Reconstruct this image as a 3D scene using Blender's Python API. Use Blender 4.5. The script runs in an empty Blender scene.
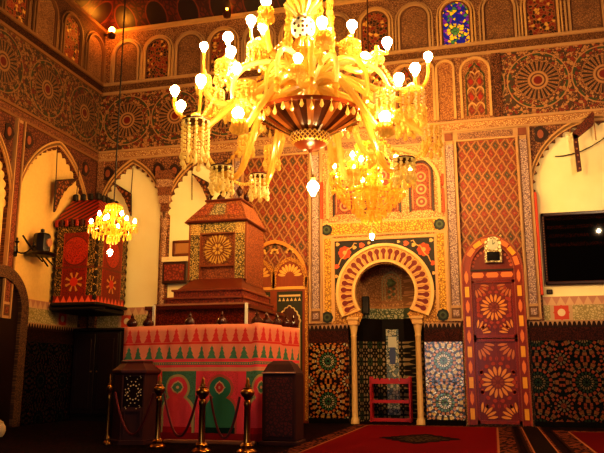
import bpy, bmesh, math, random
from mathutils import Vector
from mathutils.geometry import tessellate_polygon
random.seed(7)
PI = math.pi
C = bpy.context.scene.collection
sc = bpy.context.scene

# ------------------------------------------------------------------ camera model (604 x 453)
F = 715.0; HZ = 374.0; PITCH = math.atan((HZ - 226.5) / F); YAW = math.radians(14.75); CH = 0.95
D = 14.2; XC = -8.63            # back wall plane y = D, left wall plane x = XC
def ray(px, py):
    X = (px - 302) / F; Y = (226.5 - py) / F
    c, s = math.cos(PITCH), math.sin(PITCH)
    a, b, z = X, c - Y * s, s + Y * c
    cy, sy = math.cos(YAW), math.sin(YAW)
    return (a * cy - b * sy, a * sy + b * cy, z)
def at(px, py, Y):
    r = ray(px, py); t = Y / r[1]
    return Vector((r[0] * t, Y, CH + r[2] * t))
def atx(px, py, X):
    r = ray(px, py); t = X / r[0]
    return Vector((X, r[1] * t, CH + r[2] * t))
def atd(px, py, depth):           # point at a given horizontal depth along the view axis
    r = ray(px, py); t = depth / (-r[0] * math.sin(YAW) + r[1] * math.cos(YAW))
    return Vector((r[0] * t, r[1] * t, CH + r[2] * t))

# ------------------------------------------------------------------ node expressions
def lin(c):
    c = c / 255.0
    return c / 12.92 if c <= 0.04045 else ((c + 0.055) / 1.055) ** 2.4
def rgb(r, g, b): return (lin(r), lin(g), lin(b), 1.0)

class E:
    def __init__(s, t, o): s.t = t; s.o = o
    def m(s, op, b=None, c=None):
        n = s.t.nodes.new('ShaderNodeMath'); n.operation = op
        for i, v in enumerate((s, b, c)):
            if v is None: continue
            if isinstance(v, E): s.t.links.new(v.o, n.inputs[i])
            else: n.inputs[i].default_value = float(v)
        return E(s.t, n.outputs[0])
    def r(s, op, a):
        n = s.t.nodes.new('ShaderNodeMath'); n.operation = op
        n.inputs[0].default_value = float(a); s.t.links.new(s.o, n.inputs[1])
        return E(s.t, n.outputs[0])
    def __add__(s, b): return s.m('ADD', b)
    __radd__ = __add__
    def __sub__(s, b): return s.m('SUBTRACT', b)
    def __rsub__(s, a): return s.r('SUBTRACT', a)
    def __mul__(s, b): return s.m('MULTIPLY', b)
    __rmul__ = __mul__
    def __truediv__(s, b): return s.m('DIVIDE', b)
    def __gt__(s, b): return s.m('GREATER_THAN', b)
    def __lt__(s, b): return s.m('LESS_THAN', b)
    def abs(s): return s.m('ABSOLUTE')
    def fract(s): return s.m('FRACT')
    def floor(s): return s.m('FLOOR')
    def sin(s): return s.m('SINE')
    def max(s, b): return s.m('MAXIMUM', b)
    def min(s, b): return s.m('MINIMUM', b)
    def cen(s, c, p): return ((s - (c - p / 2)) / p).fract() * p - p / 2     # distance to the nearest repeat
    def btw(s, a, b): return (s > a) * (s < b)
def hyp(a, b): return (a * a + b * b).m('SQRT')
def ang(b, a): return b.m('ARCTAN2', a)

class P:                                                    # material builder
    def __init__(s, name):
        s.mt = bpy.data.materials.new(name); s.mt.use_nodes = True
        s.t = s.mt.node_tree; s.t.nodes.clear()
        s.out = s.t.nodes.new('ShaderNodeOutputMaterial')
        s.tc = s.t.nodes.new('ShaderNodeTexCoord')
        sp = s.t.nodes.new('ShaderNodeSeparateXYZ'); s.t.links.new(s.tc.outputs['Object'], sp.inputs[0])
        s.x, s.y, s.z = (E(s.t, o) for o in sp.outputs)
    def uv(s):
        sp = s.t.nodes.new('ShaderNodeSeparateXYZ'); s.t.links.new(s.tc.outputs['UV'], sp.inputs[0])
        return E(s.t, sp.outputs[0]), E(s.t, sp.outputs[1])
    def vec(s, a, b, c=None):
        n = s.t.nodes.new('ShaderNodeCombineXYZ')
        for i, v in enumerate((a, b, c)):
            if isinstance(v, E): s.t.links.new(v.o, n.inputs[i])
            elif v is not None: n.inputs[i].default_value = v
        return n.outputs[0]
    def noise(s, v, sc_, det=2.0):
        n = s.t.nodes.new('ShaderNodeTexNoise'); n.inputs['Scale'].default_value = sc_; n.inputs['Detail'].default_value = det
        s.t.links.new(v, n.inputs['Vector']); return E(s.t, n.outputs[0])
    def vor(s, v, sc_, feat='F1'):
        n = s.t.nodes.new('ShaderNodeTexVoronoi'); n.feature = feat; n.inputs['Scale'].default_value = sc_
        s.t.links.new(v, n.inputs['Vector'])
        d = E(s.t, n.outputs['Distance'])
        if feat == 'DISTANCE_TO_EDGE': return d
        sp = s.t.nodes.new('ShaderNodeSeparateXYZ'); s.t.links.new(n.outputs['Color'], sp.inputs[0])
        return d, E(s.t, sp.outputs[0])
    def mix(s, a, b, f):
        n = s.t.nodes.new('ShaderNodeMix'); n.data_type = 'RGBA'; n.clamp_factor = True
        if isinstance(f, E): s.t.links.new(f.o, n.inputs[0])
        else: n.inputs[0].default_value = f
        for i, v in ((6, a), (7, b)):
            if isinstance(v, tuple): n.inputs[i].default_value = v
            else: s.t.links.new(v, n.inputs[i])
        return n.outputs[2]
    def bsdf(s, col, rough=0.6, metal=0.0, spec=0.4, bump=None, bstr=0.3, bdist=0.01, **kw):
        b = s.t.nodes.new('ShaderNodeBsdfPrincipled')
        if isinstance(col, tuple): b.inputs['Base Color'].default_value = col
        else: s.t.links.new(col, b.inputs['Base Color'])
        if isinstance(rough, E): s.t.links.new(rough.o, b.inputs['Roughness'])
        else: b.inputs['Roughness'].default_value = rough
        b.inputs['Metallic'].default_value = metal
        b.inputs['Specular IOR Level'].default_value = spec
        for k, v in kw.items():
            b.inputs[k.replace('_', ' ')].default_value = v
        if bump is not None:
            n = s.t.nodes.new('ShaderNodeBump'); n.inputs['Strength'].default_value = bstr; n.inputs['Distance'].default_value = bdist
            s.t.links.new(bump.o, n.inputs['Height']); s.t.links.new(n.outputs[0], b.inputs['Normal'])
        s.t.links.new(b.outputs[0], s.out.inputs[0])
        return s.mt
_cache = {}
def M(key, *a):
    k = (key,) + a
    if k not in _cache: _cache[k] = globals()['mat_' + key](*a)
    return _cache[k]
def axis(p, ax): return ((p.x if ax == 'b' else p.y) if ax != 'd' else p.x + p.y), p.z

# colours -------------------------------------------------------------
TAN = rgb(196, 150, 100); TAN2 = rgb(170, 122, 78); CREAM = rgb(250, 232, 186); BROWN = rgb(104, 62, 34); DK = rgb(46, 24, 14)
RED = rgb(150, 44, 26); DRED = rgb(92, 22, 14); GREEN = rgb(62, 84, 48); GOLD = rgb(226, 160, 52); BLACK = rgb(16, 10, 8)

def mat_plain(r, g, b, rough=0.6, metal=0.0, spec=0.4):
    p = P('plain'); n = p.noise(p.tc.outputs['Object'], 18, 3)
    c = rgb(r, g, b)
    return p.bsdf(p.mix(tuple(k * .82 for k in c[:3]) + (1,), c, n), rough, metal, spec)
def mat_brass():
    p = P('brass'); n = p.noise(p.tc.outputs['Object'], 25, 3)
    return p.bsdf(p.mix(rgb(130, 80, 34), rgb(190, 130, 60), n), 0.28, 1.0)
def mat_cream():
    p = P('cream_plaster'); n = p.noise(p.tc.outputs['Object'], 1.6, 4)
    return p.bsdf(p.mix(rgb(238, 212, 150), CREAM, n), 0.8, spec=0.1)
def mat_emit(r, g, b, st):
    p = P('glowing_glass'); e = p.t.nodes.new('ShaderNodeEmission')
    e.inputs[0].default_value = rgb(r, g, b); e.inputs[1].default_value = st
    p.t.links.new(e.outputs[0], p.out.inputs[0]); return p.mt
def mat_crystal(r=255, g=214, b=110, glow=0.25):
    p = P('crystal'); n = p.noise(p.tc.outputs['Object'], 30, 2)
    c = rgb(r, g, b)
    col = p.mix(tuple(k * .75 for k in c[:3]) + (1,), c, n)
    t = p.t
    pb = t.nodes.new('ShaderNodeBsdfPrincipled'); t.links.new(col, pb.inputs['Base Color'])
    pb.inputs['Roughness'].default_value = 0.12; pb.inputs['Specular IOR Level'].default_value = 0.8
    pb.inputs['Emission Color'].default_value = rgb(255, 190, 60); pb.inputs['Emission Strength'].default_value = glow  # slight glow stands in for bulb light caught in the glass
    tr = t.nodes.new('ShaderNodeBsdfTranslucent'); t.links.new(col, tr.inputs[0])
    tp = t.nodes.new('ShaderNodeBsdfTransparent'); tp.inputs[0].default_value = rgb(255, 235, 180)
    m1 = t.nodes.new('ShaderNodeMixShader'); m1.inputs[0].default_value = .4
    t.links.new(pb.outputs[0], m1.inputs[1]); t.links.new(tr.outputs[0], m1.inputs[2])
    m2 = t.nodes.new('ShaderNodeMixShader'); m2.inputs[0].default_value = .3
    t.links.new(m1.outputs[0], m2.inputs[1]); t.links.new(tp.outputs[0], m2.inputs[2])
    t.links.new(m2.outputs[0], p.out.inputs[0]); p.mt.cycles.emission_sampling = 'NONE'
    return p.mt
def mat_glass(r=230, g=200, b=150, keep=.82):
    p = P('thin_glass'); t = p.t
    g1 = t.nodes.new('ShaderNodeBsdfGlossy'); g1.inputs['Roughness'].default_value = .05
    tp = t.nodes.new('ShaderNodeBsdfTransparent'); tp.inputs[0].default_value = rgb(r, g, b)
    m = t.nodes.new('ShaderNodeMixShader'); m.inputs[0].default_value = 1 - keep
    t.links.new(tp.outputs[0], m.inputs[1]); t.links.new(g1.outputs[0], m.inputs[2]); t.links.new(m.outputs[0], p.out.inputs[0])
    return p.mt
def mat_wood(r=96, g=40, b=22, rough=.4):
    p = P('wood'); v = p.vec(p.x * 3, p.y * 3, p.z * .6); n = p.noise(v, 9, 4)
    c = rgb(r, g, b)
    return p.bsdf(p.mix(tuple(k * .5 for k in c[:3]) + (1,), c, n), rough)

def arab(p, u, v, s):                     # scrolling arabesque: 1 on the relief, 0 in the dark ground
    w = p.noise(p.vec(u, v), s * .55, 1)
    e = p.vor(p.vec(u + w * (.9 / s), v - w * (.9 / s)), s, 'DISTANCE_TO_EDGE')
    return e > .13
def mat_arab(ax, a=(196, 150, 100), b=(84, 48, 30), s=16.0, rough=.7):
    p = P('arabesque_stucco'); u, v = axis(p, ax); k = arab(p, u, v, s * 1.3)
    lo = tuple(x * .9 + y * .1 for x, y in zip(rgb(*b), rgb(*a)))
    return p.bsdf(p.mix(lo, rgb(*a), k), rough, bump=k, bstr=.4)
def mat_panelplain(ax):                   # blind window panel, fine incised stucco
    p = P('incised_stucco'); u, v = axis(p, ax); k = arab(p, u, v, 26)
    n = p.noise(p.vec(u, v), 3, 3)
    c = p.mix(rgb(126, 80, 44), rgb(172, 118, 72), n)
    return p.bsdf(p.mix(p.mix(rgb(70, 40, 22), c, .35), c, k), .75)
def mat_lattice_window(ax, kind):
    p = P('pierced_lattice'); u, v = axis(p, ax)
    d, cc = p.vor(p.vec(u, v), 15); e = p.vor(p.vec(u, v), 15, 'DISTANCE_TO_EDGE')
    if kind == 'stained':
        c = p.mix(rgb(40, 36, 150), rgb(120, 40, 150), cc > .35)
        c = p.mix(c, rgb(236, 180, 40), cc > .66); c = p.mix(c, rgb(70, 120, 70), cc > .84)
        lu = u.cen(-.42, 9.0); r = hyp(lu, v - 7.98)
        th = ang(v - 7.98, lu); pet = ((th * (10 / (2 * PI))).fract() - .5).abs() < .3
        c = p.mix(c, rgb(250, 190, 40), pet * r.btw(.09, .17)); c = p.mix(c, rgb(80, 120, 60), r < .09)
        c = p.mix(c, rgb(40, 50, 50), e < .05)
        m = p.bsdf(c, .25, Emission_Strength=.35); b_ = [n for n in p.t.nodes if n.type == 'BSDF_PRINCIPLED'][0]; p.t.links.new(c, b_.inputs['Emission Color']); m.cycles.emission_sampling = 'NONE'  # backlight put into the pane as emission
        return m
    c = p.mix(DK, rgb(130, 34, 20), cc > .45)
    c = p.mix(c, rgb(214, 160, 70), cc > .9)
    c = p.mix(c, rgb(150, 92, 48), e < .07)
    return p.bsdf(c, .6)
def petal(th, n, w, ph=0.0): return ((th * (n / (2 * PI)) + ph).fract() - .5).abs() < w * .5
def mat_medallion(ax, c0, pitch, cz=6.72):
    p = P('rosette_frieze'); u, v = axis(p, ax)
    lu = u.cen(c0, pitch); lv = v - cz; r = hyp(lu, lv); th = ang(lv, lu)
    d, cc = p.vor(p.vec(u, v), 17); e = p.vor(p.vec(u, v), 17, 'DISTANCE_TO_EDGE'); k = arab(p, u, v, 24)
    c = p.mix(rgb(170, 118, 70), rgb(124, 44, 26), cc > .82)
    c = p.mix(c, rgb(58, 64, 38), cc < .2)
    c = p.mix(rgb(74, 40, 24), c, (e > .05) * k.max(cc > .45))
    ring = r.btw(.20, .40)
    c = p.mix(c, p.mix(rgb(96, 56, 32), rgb(164, 112, 66), k), r < .43)
    c = p.mix(c, rgb(150, 102, 60), (r < .41) * (r > .19) * petal(th, 24, .8))
    c = p.mix(c, rgb(48, 26, 16), ring * petal(th, 24, .48))
    c = p.mix(c, rgb(172, 122, 74), r < .19); c = p.mix(c, rgb(90, 50, 30), r.btw(.12, .15)); c = p.mix(c, rgb(112, 24, 14), r < .085)
    c = p.mix(c, rgb(166, 116, 72), r.btw(.575, .60))
    c = p.mix(c, rgb(56, 64, 36), r.btw(.53, .575) * petal(th, 14, .6))
    if ax == 'l': c = p.mix(c, rgb(10, 4, 2), .45)  # dimmer light on the left wall put in as a dark overlay
    return p.bsdf(c, .65)
def mat_sebka(ax, cu, cols=0):            # lozenge lattice with red and green fillings
    p = P('lozenge_lattice'); u, v = axis(p, ax)
    a = (u - cu) / .19; b = v / .31
    s = a + b; t = a - b
    w = ((v * (2 * PI / .155)).sin()) * .05
    s = s + w; t = t + w
    fs = (s.fract() - .5).abs(); ft = (t.fract() - .5).abs()
    line = fs.max(ft) > .42
    inner = fs.max(ft) < .27
    idx = ((s.floor() + t.floor()) * .5).fract() > .25
    row = ((s.floor() - t.floor()) * .25).fract() > .6
    fill = p.mix(rgb(140, 38, 24), rgb(120, 50, 24), idx); fill = p.mix(fill, rgb(62, 60, 36), row * idx)
    c = p.mix(rgb(120, 62, 32), fill, inner)
    dot = fs.max(ft) < .1
    c = p.mix(c, rgb(150, 86, 46), dot)
    nz = p.noise(p.vec(u, v), 22, 2)
    c = p.mix(c, rgb(60, 26, 14), (nz > .52) * .45)
    c = p.mix(c, rgb(158, 104, 58), line)
    return p.bsdf(c, .6, bump=line, bstr=.4)
def mat_zellij(ax, c0, cz, pitch, kind):
    p = P('zellij_tiles'); u, v = axis(p, ax)
    lu = u.cen(c0, pitch); lv = v.cen(cz, pitch); r = hyp(lu, lv) / pitch; th = ang(lv, lu)
    mu = u.cen(c0 + pitch / 2, pitch); mv = v.cen(cz + pitch / 2, pitch); r2 = hyp(mu, mv) / pitch; th2 = ang(mv, mu)
    if kind == 'bright': bg, A, B, W, G = rgb(18, 14, 10), rgb(156, 86, 38), rgb(158, 116, 62), rgb(156, 144, 114), rgb(52, 92, 68)
    elif kind == 'pale': bg, A, B, W, G = rgb(60, 48, 34), rgb(190, 124, 62), rgb(206, 170, 100), rgb(220, 206, 180), rgb(90, 124, 92)  # paler tile copy, the washed-out daylight reflection put into its colours
    elif kind == 'dim': bg, A, B, W, G = rgb(8, 6, 5), rgb(44, 20, 12), rgb(40, 26, 14), rgb(36, 28, 20), rgb(15, 20, 14)  # tile copy with the shade of the lower left put into its colours
    else: bg, A, B, W, G = rgb(16, 18, 12), rgb(116, 54, 34), rgb(112, 66, 40), rgb(96, 78, 58), rgb(34, 46, 32)
    c = p.mix(bg, bg, 0.0)
    d, cc = p.vor(p.vec(u, v), 22 / pitch * .5)
    c = p.mix(c, W, (cc > .82) * (d < .32))
    for (n, a, b, w, ph, col) in ((8, .03, .085, .7, 0, G), (16, .1, .155, .62, 0, W), (16, .165, .225, .6, .5, G), (16, .235, .30, .66, 0, A),
                                  (16, .31, .345, .5, .5, W), (16, .355, .43, .62, .5, B), (24, .44, .5, .5, 0, A)):
        c = p.mix(c, col, r.btw(a, b) * petal(th, n, w, ph))
    for (n, a, b, w, ph, col) in ((8, .0, .06, .7, 0, A), (8, .07, .13, .6, .5, W), (12, .145, .2, .6, 0, A)):
        c = p.mix(c, col, r2.btw(a, b) * petal(th2, n, w, ph))
    return p.bsdf(c, .16 if kind != 'pale' else .2, spec=.6 if kind != 'dim' else .15, bump=p.noise(p.vec(u, v), 14, 2), bstr=.25 if kind == 'pale' else .1, bdist=.02)
def mat_script(ax, a, b):                 # dark inscription band
    p = P('carved_inscription'); u, v = axis(p, ax)
    w = p.noise(p.vec(u * 1.6, v), 9, 2); k = ((w * 7).fract() - .5).abs() < .17
    return p.bsdf(p.mix(rgb(*b), rgb(*a), k), .6, spec=.1)
def mat_merlon(ax):
    p = P('stepped_merlon_tiles'); u, v = axis(p, ax)
    f = (u / .085).fract(); h = (v - 1.83) / .08
    k = (((f - .5).abs() * 2) < (1.0 - h * .6)) * (h < 1.0)
    k2 = k.max(h < 0.0)
    return p.bsdf(p.mix(rgb(170, 128, 92), rgb(40, 18, 12), k2), .5, spec=.15)
def mat_paintband(ax):
    p = P('painted_plaster_band'); u, v = axis(p, ax)
    k = arab(p, u, v, 20)
    c = p.mix(rgb(150, 130, 80), rgb(196, 170, 120), k)
    lu = u.cen(1.28, 1.5); st = (lu.abs().max((v - 2.08).abs()) < .13); st2 = ((lu + v - 2.08).abs().max((lu - v + 2.08).abs()) < .15)
    c = p.mix(c, rgb(190, 150, 110), lu.abs() < .2); c = p.mix(c, rgb(196, 66, 40), st.max(st2)); c = p.mix(c, rgb(220, 190, 150), hyp(lu, v - 2.08) < .07)
    top = v > 2.22
    c = p.mix(c, rgb(206, 160, 120), top)
    tri = ((u / .16).fract() - .5).abs() * 2 < (v - 2.22) / .16
    c = p.mix(c, rgb(186, 128, 100), top * tri)
    return p.bsdf(c, .6)
def mat_ceilwood():
    p = P('painted_ceiling_wood'); u = p.x + p.y; v = p.z
    k = arab(p, p.x * 1.0, p.y + p.z, 7)
    beam = ((p.x / .55).fract() - .5).abs() > .36
    c = p.mix(rgb(40, 9, 6), rgb(74, 18, 10), k); c = p.mix(c, rgb(24, 6, 5), beam)
    return p.bsdf(c, .5)
def mat_cornice(ax):
    p = P('painted_cornice'); u, v = axis(p, ax); k = arab(p, u, v, 10)
    lu = u.cen(0, .8); r = hyp(lu, (v - 9.15)); 
    c = p.mix(rgb(50, 12, 8), rgb(82, 24, 12), k)
    c = p.mix(c, rgb(32, 9, 7), r < .24); c = p.mix(c, rgb(100, 36, 18), r.btw(.24, .27))
    return p.bsdf(c, .45)
# ------------------------------------------------------------------ mesh builder
class MB:
    def __init__(s): s.v = []; s.f = []; s.mi = []; s.uv = {}
    def add(s, vs, fs, m=0):
        o = len(s.v); s.v += [tuple(v) for v in vs]
        for f in fs: s.f.append(tuple(o + i for i in f)); s.mi.append(m)
        return s
    def box(s, a, b, m=0, bev=0.0):
        x0, y0, z0 = a; x1, y1, z1 = b
        if bev <= 0:
            vs = [(x, y, z) for z in (z0, z1) for y in (y0, y1) for x in (x0, x1)]
            return s.add(vs, [(0, 1, 3, 2), (4, 6, 7, 5), (0, 4, 5, 1), (2, 3, 7, 6), (0, 2, 6, 4), (1, 5, 7, 3)], m)
        k = min(bev, (x1 - x0) / 2.1, (y1 - y0) / 2.1, (z1 - z0) / 2.1)
        rings = []
        for z, i in ((z0, k), (z0 + k, 0), (z1 - k, 0), (z1, k)):
            ring = []
            X0, X1, Y0, Y1 = x0 + i, x1 - i, y0 + i, y1 - i
            for (x, y) in ((X0 + k, Y0), (X1 - k, Y0), (X1, Y0 + k), (X1, Y1 - k), (X1 - k, Y1), (X0 + k, Y1), (X0, Y1 - k), (X0, Y0 + k)): ring.append((x, y, z))
            rings.append(ring)
        return s.loft(rings, m, True)
    def loft(s, rings, m=0, caps=True, closed=True):
        n = len(rings[0]); vs = [p for r in rings for p in r]; fs = []
        for i in range(len(rings) - 1):
            for j in range(n if closed else n - 1):
                k = (j + 1) % n
                fs.append((i * n + j, i * n + k, (i + 1) * n + k, (i + 1) * n + j))
        if caps:
            fs.append(tuple(range(n - 1, -1, -1))); fs.append(tuple((len(rings) - 1) * n + j for j in range(n)))
        return s.add(vs, fs, m)
    def lathe(s, prof, c=(0, 0, 0), n=16, m=0, caps=True):
        rings = [[(c[0] + r * math.cos(2 * PI * j / n), c[1] + r * math.sin(2 * PI * j / n), c[2] + z) for j in range(n)] for r, z in prof]
        return s.loft(rings, m, caps)
    def tube(s, pts, r, n=8, m=0, caps=True):
        pts = [Vector(p) for p in pts]; rs = r if isinstance(r, (list, tuple)) else [r] * len(pts)
        rings = []; up = Vector((0, 0, 1)); prev = None
        for i, p in enumerate(pts):
            t = (pts[min(i + 1, len(pts) - 1)] - pts[max(i - 1, 0)]).normalized()
            if prev is None:
                a = t.orthogonal().normalized() if abs(t.z) > .98 else t.cross(up).normalized()
            else:
                a = (prev - t * prev.dot(t)); a = a.normalized() if a.length > 1e-6 else t.orthogonal().normalized()
            prev = a; b = t.cross(a)
            rings.append([p + (a * math.cos(2 * PI * j / n) + b * math.sin(2 * PI * j / n)) * rs[i] for j in range(n)])
        return s.loft(rings, m, caps)
    def sphere(s, c, r, n=10, m=0, sz=1.0):
        k = max(4, n // 2 + 1)
        return s.lathe([(max(1e-4, r * math.sin(PI * i / k)), -r * sz * math.cos(PI * i / k)) for i in range(k + 1)], c, n, m)
    def drop(s, c, r, h, n=6, m=0):                       # hanging pear drop, top at c
        return s.lathe([(.002, 0), (r * .45, -h * .3), (r, -h * .7), (r * .6, -h * .92), (.002, -h)], c, n, m)
    def poly(s, outer, holes, f0, f1, m=0):               # plate with holes between two mappings of the plane
        loops = [outer] + list(holes)
        tris = tessellate_polygon([[Vector((a, b, 0)) for a, b in L] for L in loops])
        flat = [q for L in loops for q in L]; n = len(flat)
        s.add([f0(*q) for q in flat], [tuple(t) for t in tris], m)
        if f1 is not None:
            vs = [f0(*q) for q in flat] + [f1(*q) for q in flat]; fs = []; o = 0
            for L in loops:
                k = len(L)
                for j in range(k):
                    a, b = o + j, o + (j + 1) % k
                    fs.append((a, b, n + b, n + a))
                o += k
            s.add(vs, fs, m)
        return s
    def build(s, name, mats, parent=None, loc=None, smooth=False, bevel=0.0):
        """one mesh object; vertices are given in world metres and stored relative to the object's own place"""
        if not isinstance(mats, (list, tuple)): mats = [mats]
        base = Vector(loc) if loc is not None else (wloc(parent) if parent else Vector((0, 0, 0)))
        me = bpy.data.meshes.new(name)
        me.from_pydata([tuple(Vector(v) - base) for v in s.v], [], s.f)
        for mt in mats: me.materials.append(mt)
        me.polygons.foreach_set('material_index', s.mi)
        bm = bmesh.new(); bm.from_mesh(me); bmesh.ops.remove_doubles(bm, verts=bm.verts, dist=1e-5)
        bmesh.ops.recalc_face_normals(bm, faces=bm.faces); bm.to_mesh(me); bm.free()
        if smooth:
            me.polygons.foreach_set('use_smooth', [True] * len(me.polygons))
            try: me.set_sharp_from_angle(angle=math.radians(42))
            except Exception: pass
        o = bpy.data.objects.new(name, me); C.objects.link(o)
        if parent is not None: o.parent = parent; o.location = base - wloc(parent)
        else: o.location = base
        return o
def wloc(o):
    v = Vector((0, 0, 0))
    while o is not None: v = v + o.location; o = o.parent
    return v
def tag(o, label=None, cat=None, group=None, kind=None):
    for k, v in (('label', label), ('category', cat), ('group', group), ('kind', kind)):
        if v: o[k] = v
    return o
def thing(name, label, cat, loc=(0, 0, 0), group=None):
    o = bpy.data.objects.new(name, None); C.objects.link(o); o.location = loc; o.empty_display_size = .1
    return tag(o, label, cat, group)
def copy_tree(o, parent=None, loc=None):
    c = o.copy(); C.objects.link(c); c.parent = parent
    if loc is not None: c.location = loc
    for ch in list(o.children): copy_tree(ch, c)
    return c
def struct(o, label=None):
    o['kind'] = 'structure'
    if label: o['label'] = label
    return o

# plane maps: (u, v, d) with d > 0 into the wall, d < 0 out into the room
def mapper(side, d):
    if side == 'b': return lambda u, v: (u, D + d, v)
    return lambda u, v: (XC - d, u, v)
def wrect(mb, side, u0, u1, v0, v1, d, m=0):
    f = mapper(side, d); mb.add([f(u0, v0), f(u1, v0), f(u1, v1), f(u0, v1)], [(0, 1, 2, 3)], m)
def wbox(mb, side, u0, u1, v0, v1, d0, d1, m=0, bev=0.0):
    a = mapper(side, d0)(u0, v0); b = mapper(side, d1)(u1, v1)
    mb.box([min(p, q) for p, q in zip(a, b)], [max(p, q) for p, q in zip(a, b)], m, bev)
def arch_pts(uc, w, zs, za, n=14):        # pointed arch from left springing over the apex to the right
    h = za - zs
    if h <= w * 1.001:
        return [(uc - w * math.cos(PI * i / (2 * n)), zs + h * math.sin(PI * i / (2 * n))) for i in range(2 * n + 1)]
    c = (h * h - w * w) / (2 * w); R = w + c; a1 = math.atan2(h, c)
    L = [(uc + c - R * math.cos(a1 * i / n), zs + R * math.sin(a1 * i / n)) for i in range(n + 1)]
    return L + [(2 * uc - x, z) for x, z in reversed(L[:-1])]
def lobed(uc, w, zs, za, lobes=9, bite=.07):
    pts = arch_pts(uc, w, zs, za, 40)
    L = [0.0]
    for a, b in zip(pts, pts[1:]): L.append(L[-1] + math.hypot(b[0] - a[0], b[1] - a[1]))
    tot = L[-1]; N = 2 * lobes + 1; out = []
    for k in range(N):
        for j in range(5):
            s_ = tot * (k + j / 5) / N
            i = max(x for x in range(len(L)) if L[x] <= s_ + 1e-9); i = min(i, len(pts) - 2)
            t = (s_ - L[i]) / (L[i + 1] - L[i]); ax, az = pts[i]; bx, bz = pts[i + 1]
            x, z = ax + (bx - ax) * t, az + (bz - az) * t
            dx, dz = bx - ax, bz - az; l = math.hypot(dx, dz); nx, nz = -dz / l, dx / l
            o = bite * math.sin(PI * j / 5)
            out.append((x + nx * o, z + nz * o))
    out.append(pts[-1])
    return out
def ribbon(mb, side, outer, inner, d0, d1, m=0):      # band between two arch curves
    f0, f1 = mapper(side, d0), mapper(side, d1)
    rings = [[f0(*o), f0(*i), f1(*i), f1(*o)] for o, i in zip(outer, inner)]
    mb.loft(rings, m, True)

# ================================================================== SETTING
XR = 5.0; YN = 3.0; ZC = 9.75
# ---- floor, ceiling, hidden side of the room
def mat_floor():
    p = P('patterned_floor_carpet'); k = arab(p, p.x, p.y, 9); d, cc = p.vor(p.vec(p.x, p.y), 5)
    c = p.mix(rgb(20, 5, 5), rgb(40, 9, 8), k); c = p.mix(c, rgb(34, 22, 12), (cc > .75) * k)
    return p.bsdf(c, .95, spec=.05)
o = MB().box((XC - .3, YN, -.1), (XR, D + 1.6, 0)).build('floor', M('floor')); struct(o)
o = MB().box((XC - .3, YN, ZC), (XR, D + .4, ZC + .15)).build('ceiling', M('ceilwood')); struct(o)
o = MB().box((XR, YN, 0), (XR + .2, D + .4, ZC)).build('wall_right', M('plain', 150, 96, 56)); struct(o)

# ---- back wall
REC = .08
MX = -2.03                                   # axis of the prayer niche
SQ = mapper('b', 0.0)
wb = MB()
mats = []
def mi(m):
    if m not in mats: mats.append(m)
    return mats.index(m)
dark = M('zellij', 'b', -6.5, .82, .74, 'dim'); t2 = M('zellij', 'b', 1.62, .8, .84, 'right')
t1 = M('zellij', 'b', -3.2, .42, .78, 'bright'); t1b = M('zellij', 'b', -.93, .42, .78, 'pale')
script = M('script', 'b', (74, 28, 18), (38, 14, 10)); merl = M('merlon', 'b'); pband = M('paintband', 'b')
def dado(u0, u1, tile):
    wrect(wb, 'b', u0, u1, 0, .1, 0, mi(M('plain', 16, 8, 6, .8, 0.0, .1)))
    wrect(wb, 'b', u0, u1, .1, 1.56, 0, mi(tile)); wrect(wb, 'b', u0, u1, 1.56, 1.8, 0, mi(script)); wrect(wb, 'b', u0, u1, 1.8, 1.93, 0, mi(merl))
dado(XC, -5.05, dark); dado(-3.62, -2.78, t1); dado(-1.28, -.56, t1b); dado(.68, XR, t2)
NIN = []                                       # horseshoe opening of the niche
R_in, zc_in = .60, 2.52
a0 = math.acos(.42 / R_in)
hs = [(MX - .52, 1.9), (MX - .46, 2.08)] + [(MX + R_in * math.cos(t), zc_in + R_in * math.sin(t) * (1.0)) for t in
      [PI + a0 * .96 - (PI + 2 * a0 * .96) * i / 40 for i in range(41)]] + [(MX + .46, 2.08), (MX + .52, 1.9)]
# alfiz field with the opening cut out
outer = [(-3.3, 1.93), (-3.3, 3.70), (-.78, 3.70), (-.78, 1.93), (MX + .52, 1.93)] + list(reversed(hs))[1:-1] + [(MX - .52, 1.93)]
wb.poly(outer, [], SQ, None, mi(M('arab', 'b', (206, 150, 70), (130, 78, 28), 15)))
wrect(wb, 'b', -3.3, -2.78, 1.56, 1.93, 0, mi(merl)) if False else None
# bays: spandrel plates with lobed arches, plaster set back behind them
bays = [(-7.72, .73, 4.4, 5.58, -8.63, -6.9), (-6.06, .73, 4.4, 5.52, -6.9, -5.05), (2.12, 1.16, 4.45, 5.70, .92, 3.5)]
plate = mi(M('arab', 'b', (150, 96, 58), (70, 34, 22), 15)); cream = mi(M('cream'))
for uc, w, zs, za, u0, u1 in bays:
    lp = lobed(uc, w, zs, za, 8 if w < 1 else 10)
    poly = [(u0, 1.93), (u0, 5.78), (u1, 5.78), (u1, 1.93), (uc + w, 1.93)] + list(reversed(lp)) + [(uc - w, 1.93)]
    wb.poly(poly, [], SQ, mapper('b', REC), plate)
    wrect(wb, 'b', u0, u1, 2.38, 5.9, REC, cream)
    wrect(wb, 'b', u0, u1, 1.93, 2.38, REC - .03, mi(pband))
    f0, f1 = mapper('b', REC - .03), mapper('b', REC)
    wb.add([f0(u0, 2.38), f0(u1, 2.38), f1(u1, 2.38), f1(u0, 2.38)], [(0, 1, 2, 3)], cream)
wrect(wb, 'b', 3.5, XR, 1.93, 5.78, 0, plate)
# lattice panels above the two doors
wrect(wb, 'b', -.5, .64, 1.93, 5.6, .02, mi(M('sebka', 'b', .07)))
wrect(wb, 'b', -5.05, -3.3, 0, 5.6, .02, mi(M('sebka', 'b', -4.33)))
stuc = mi(M('arab', 'b', (206, 160, 104), (140, 84, 48), 20))
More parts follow.
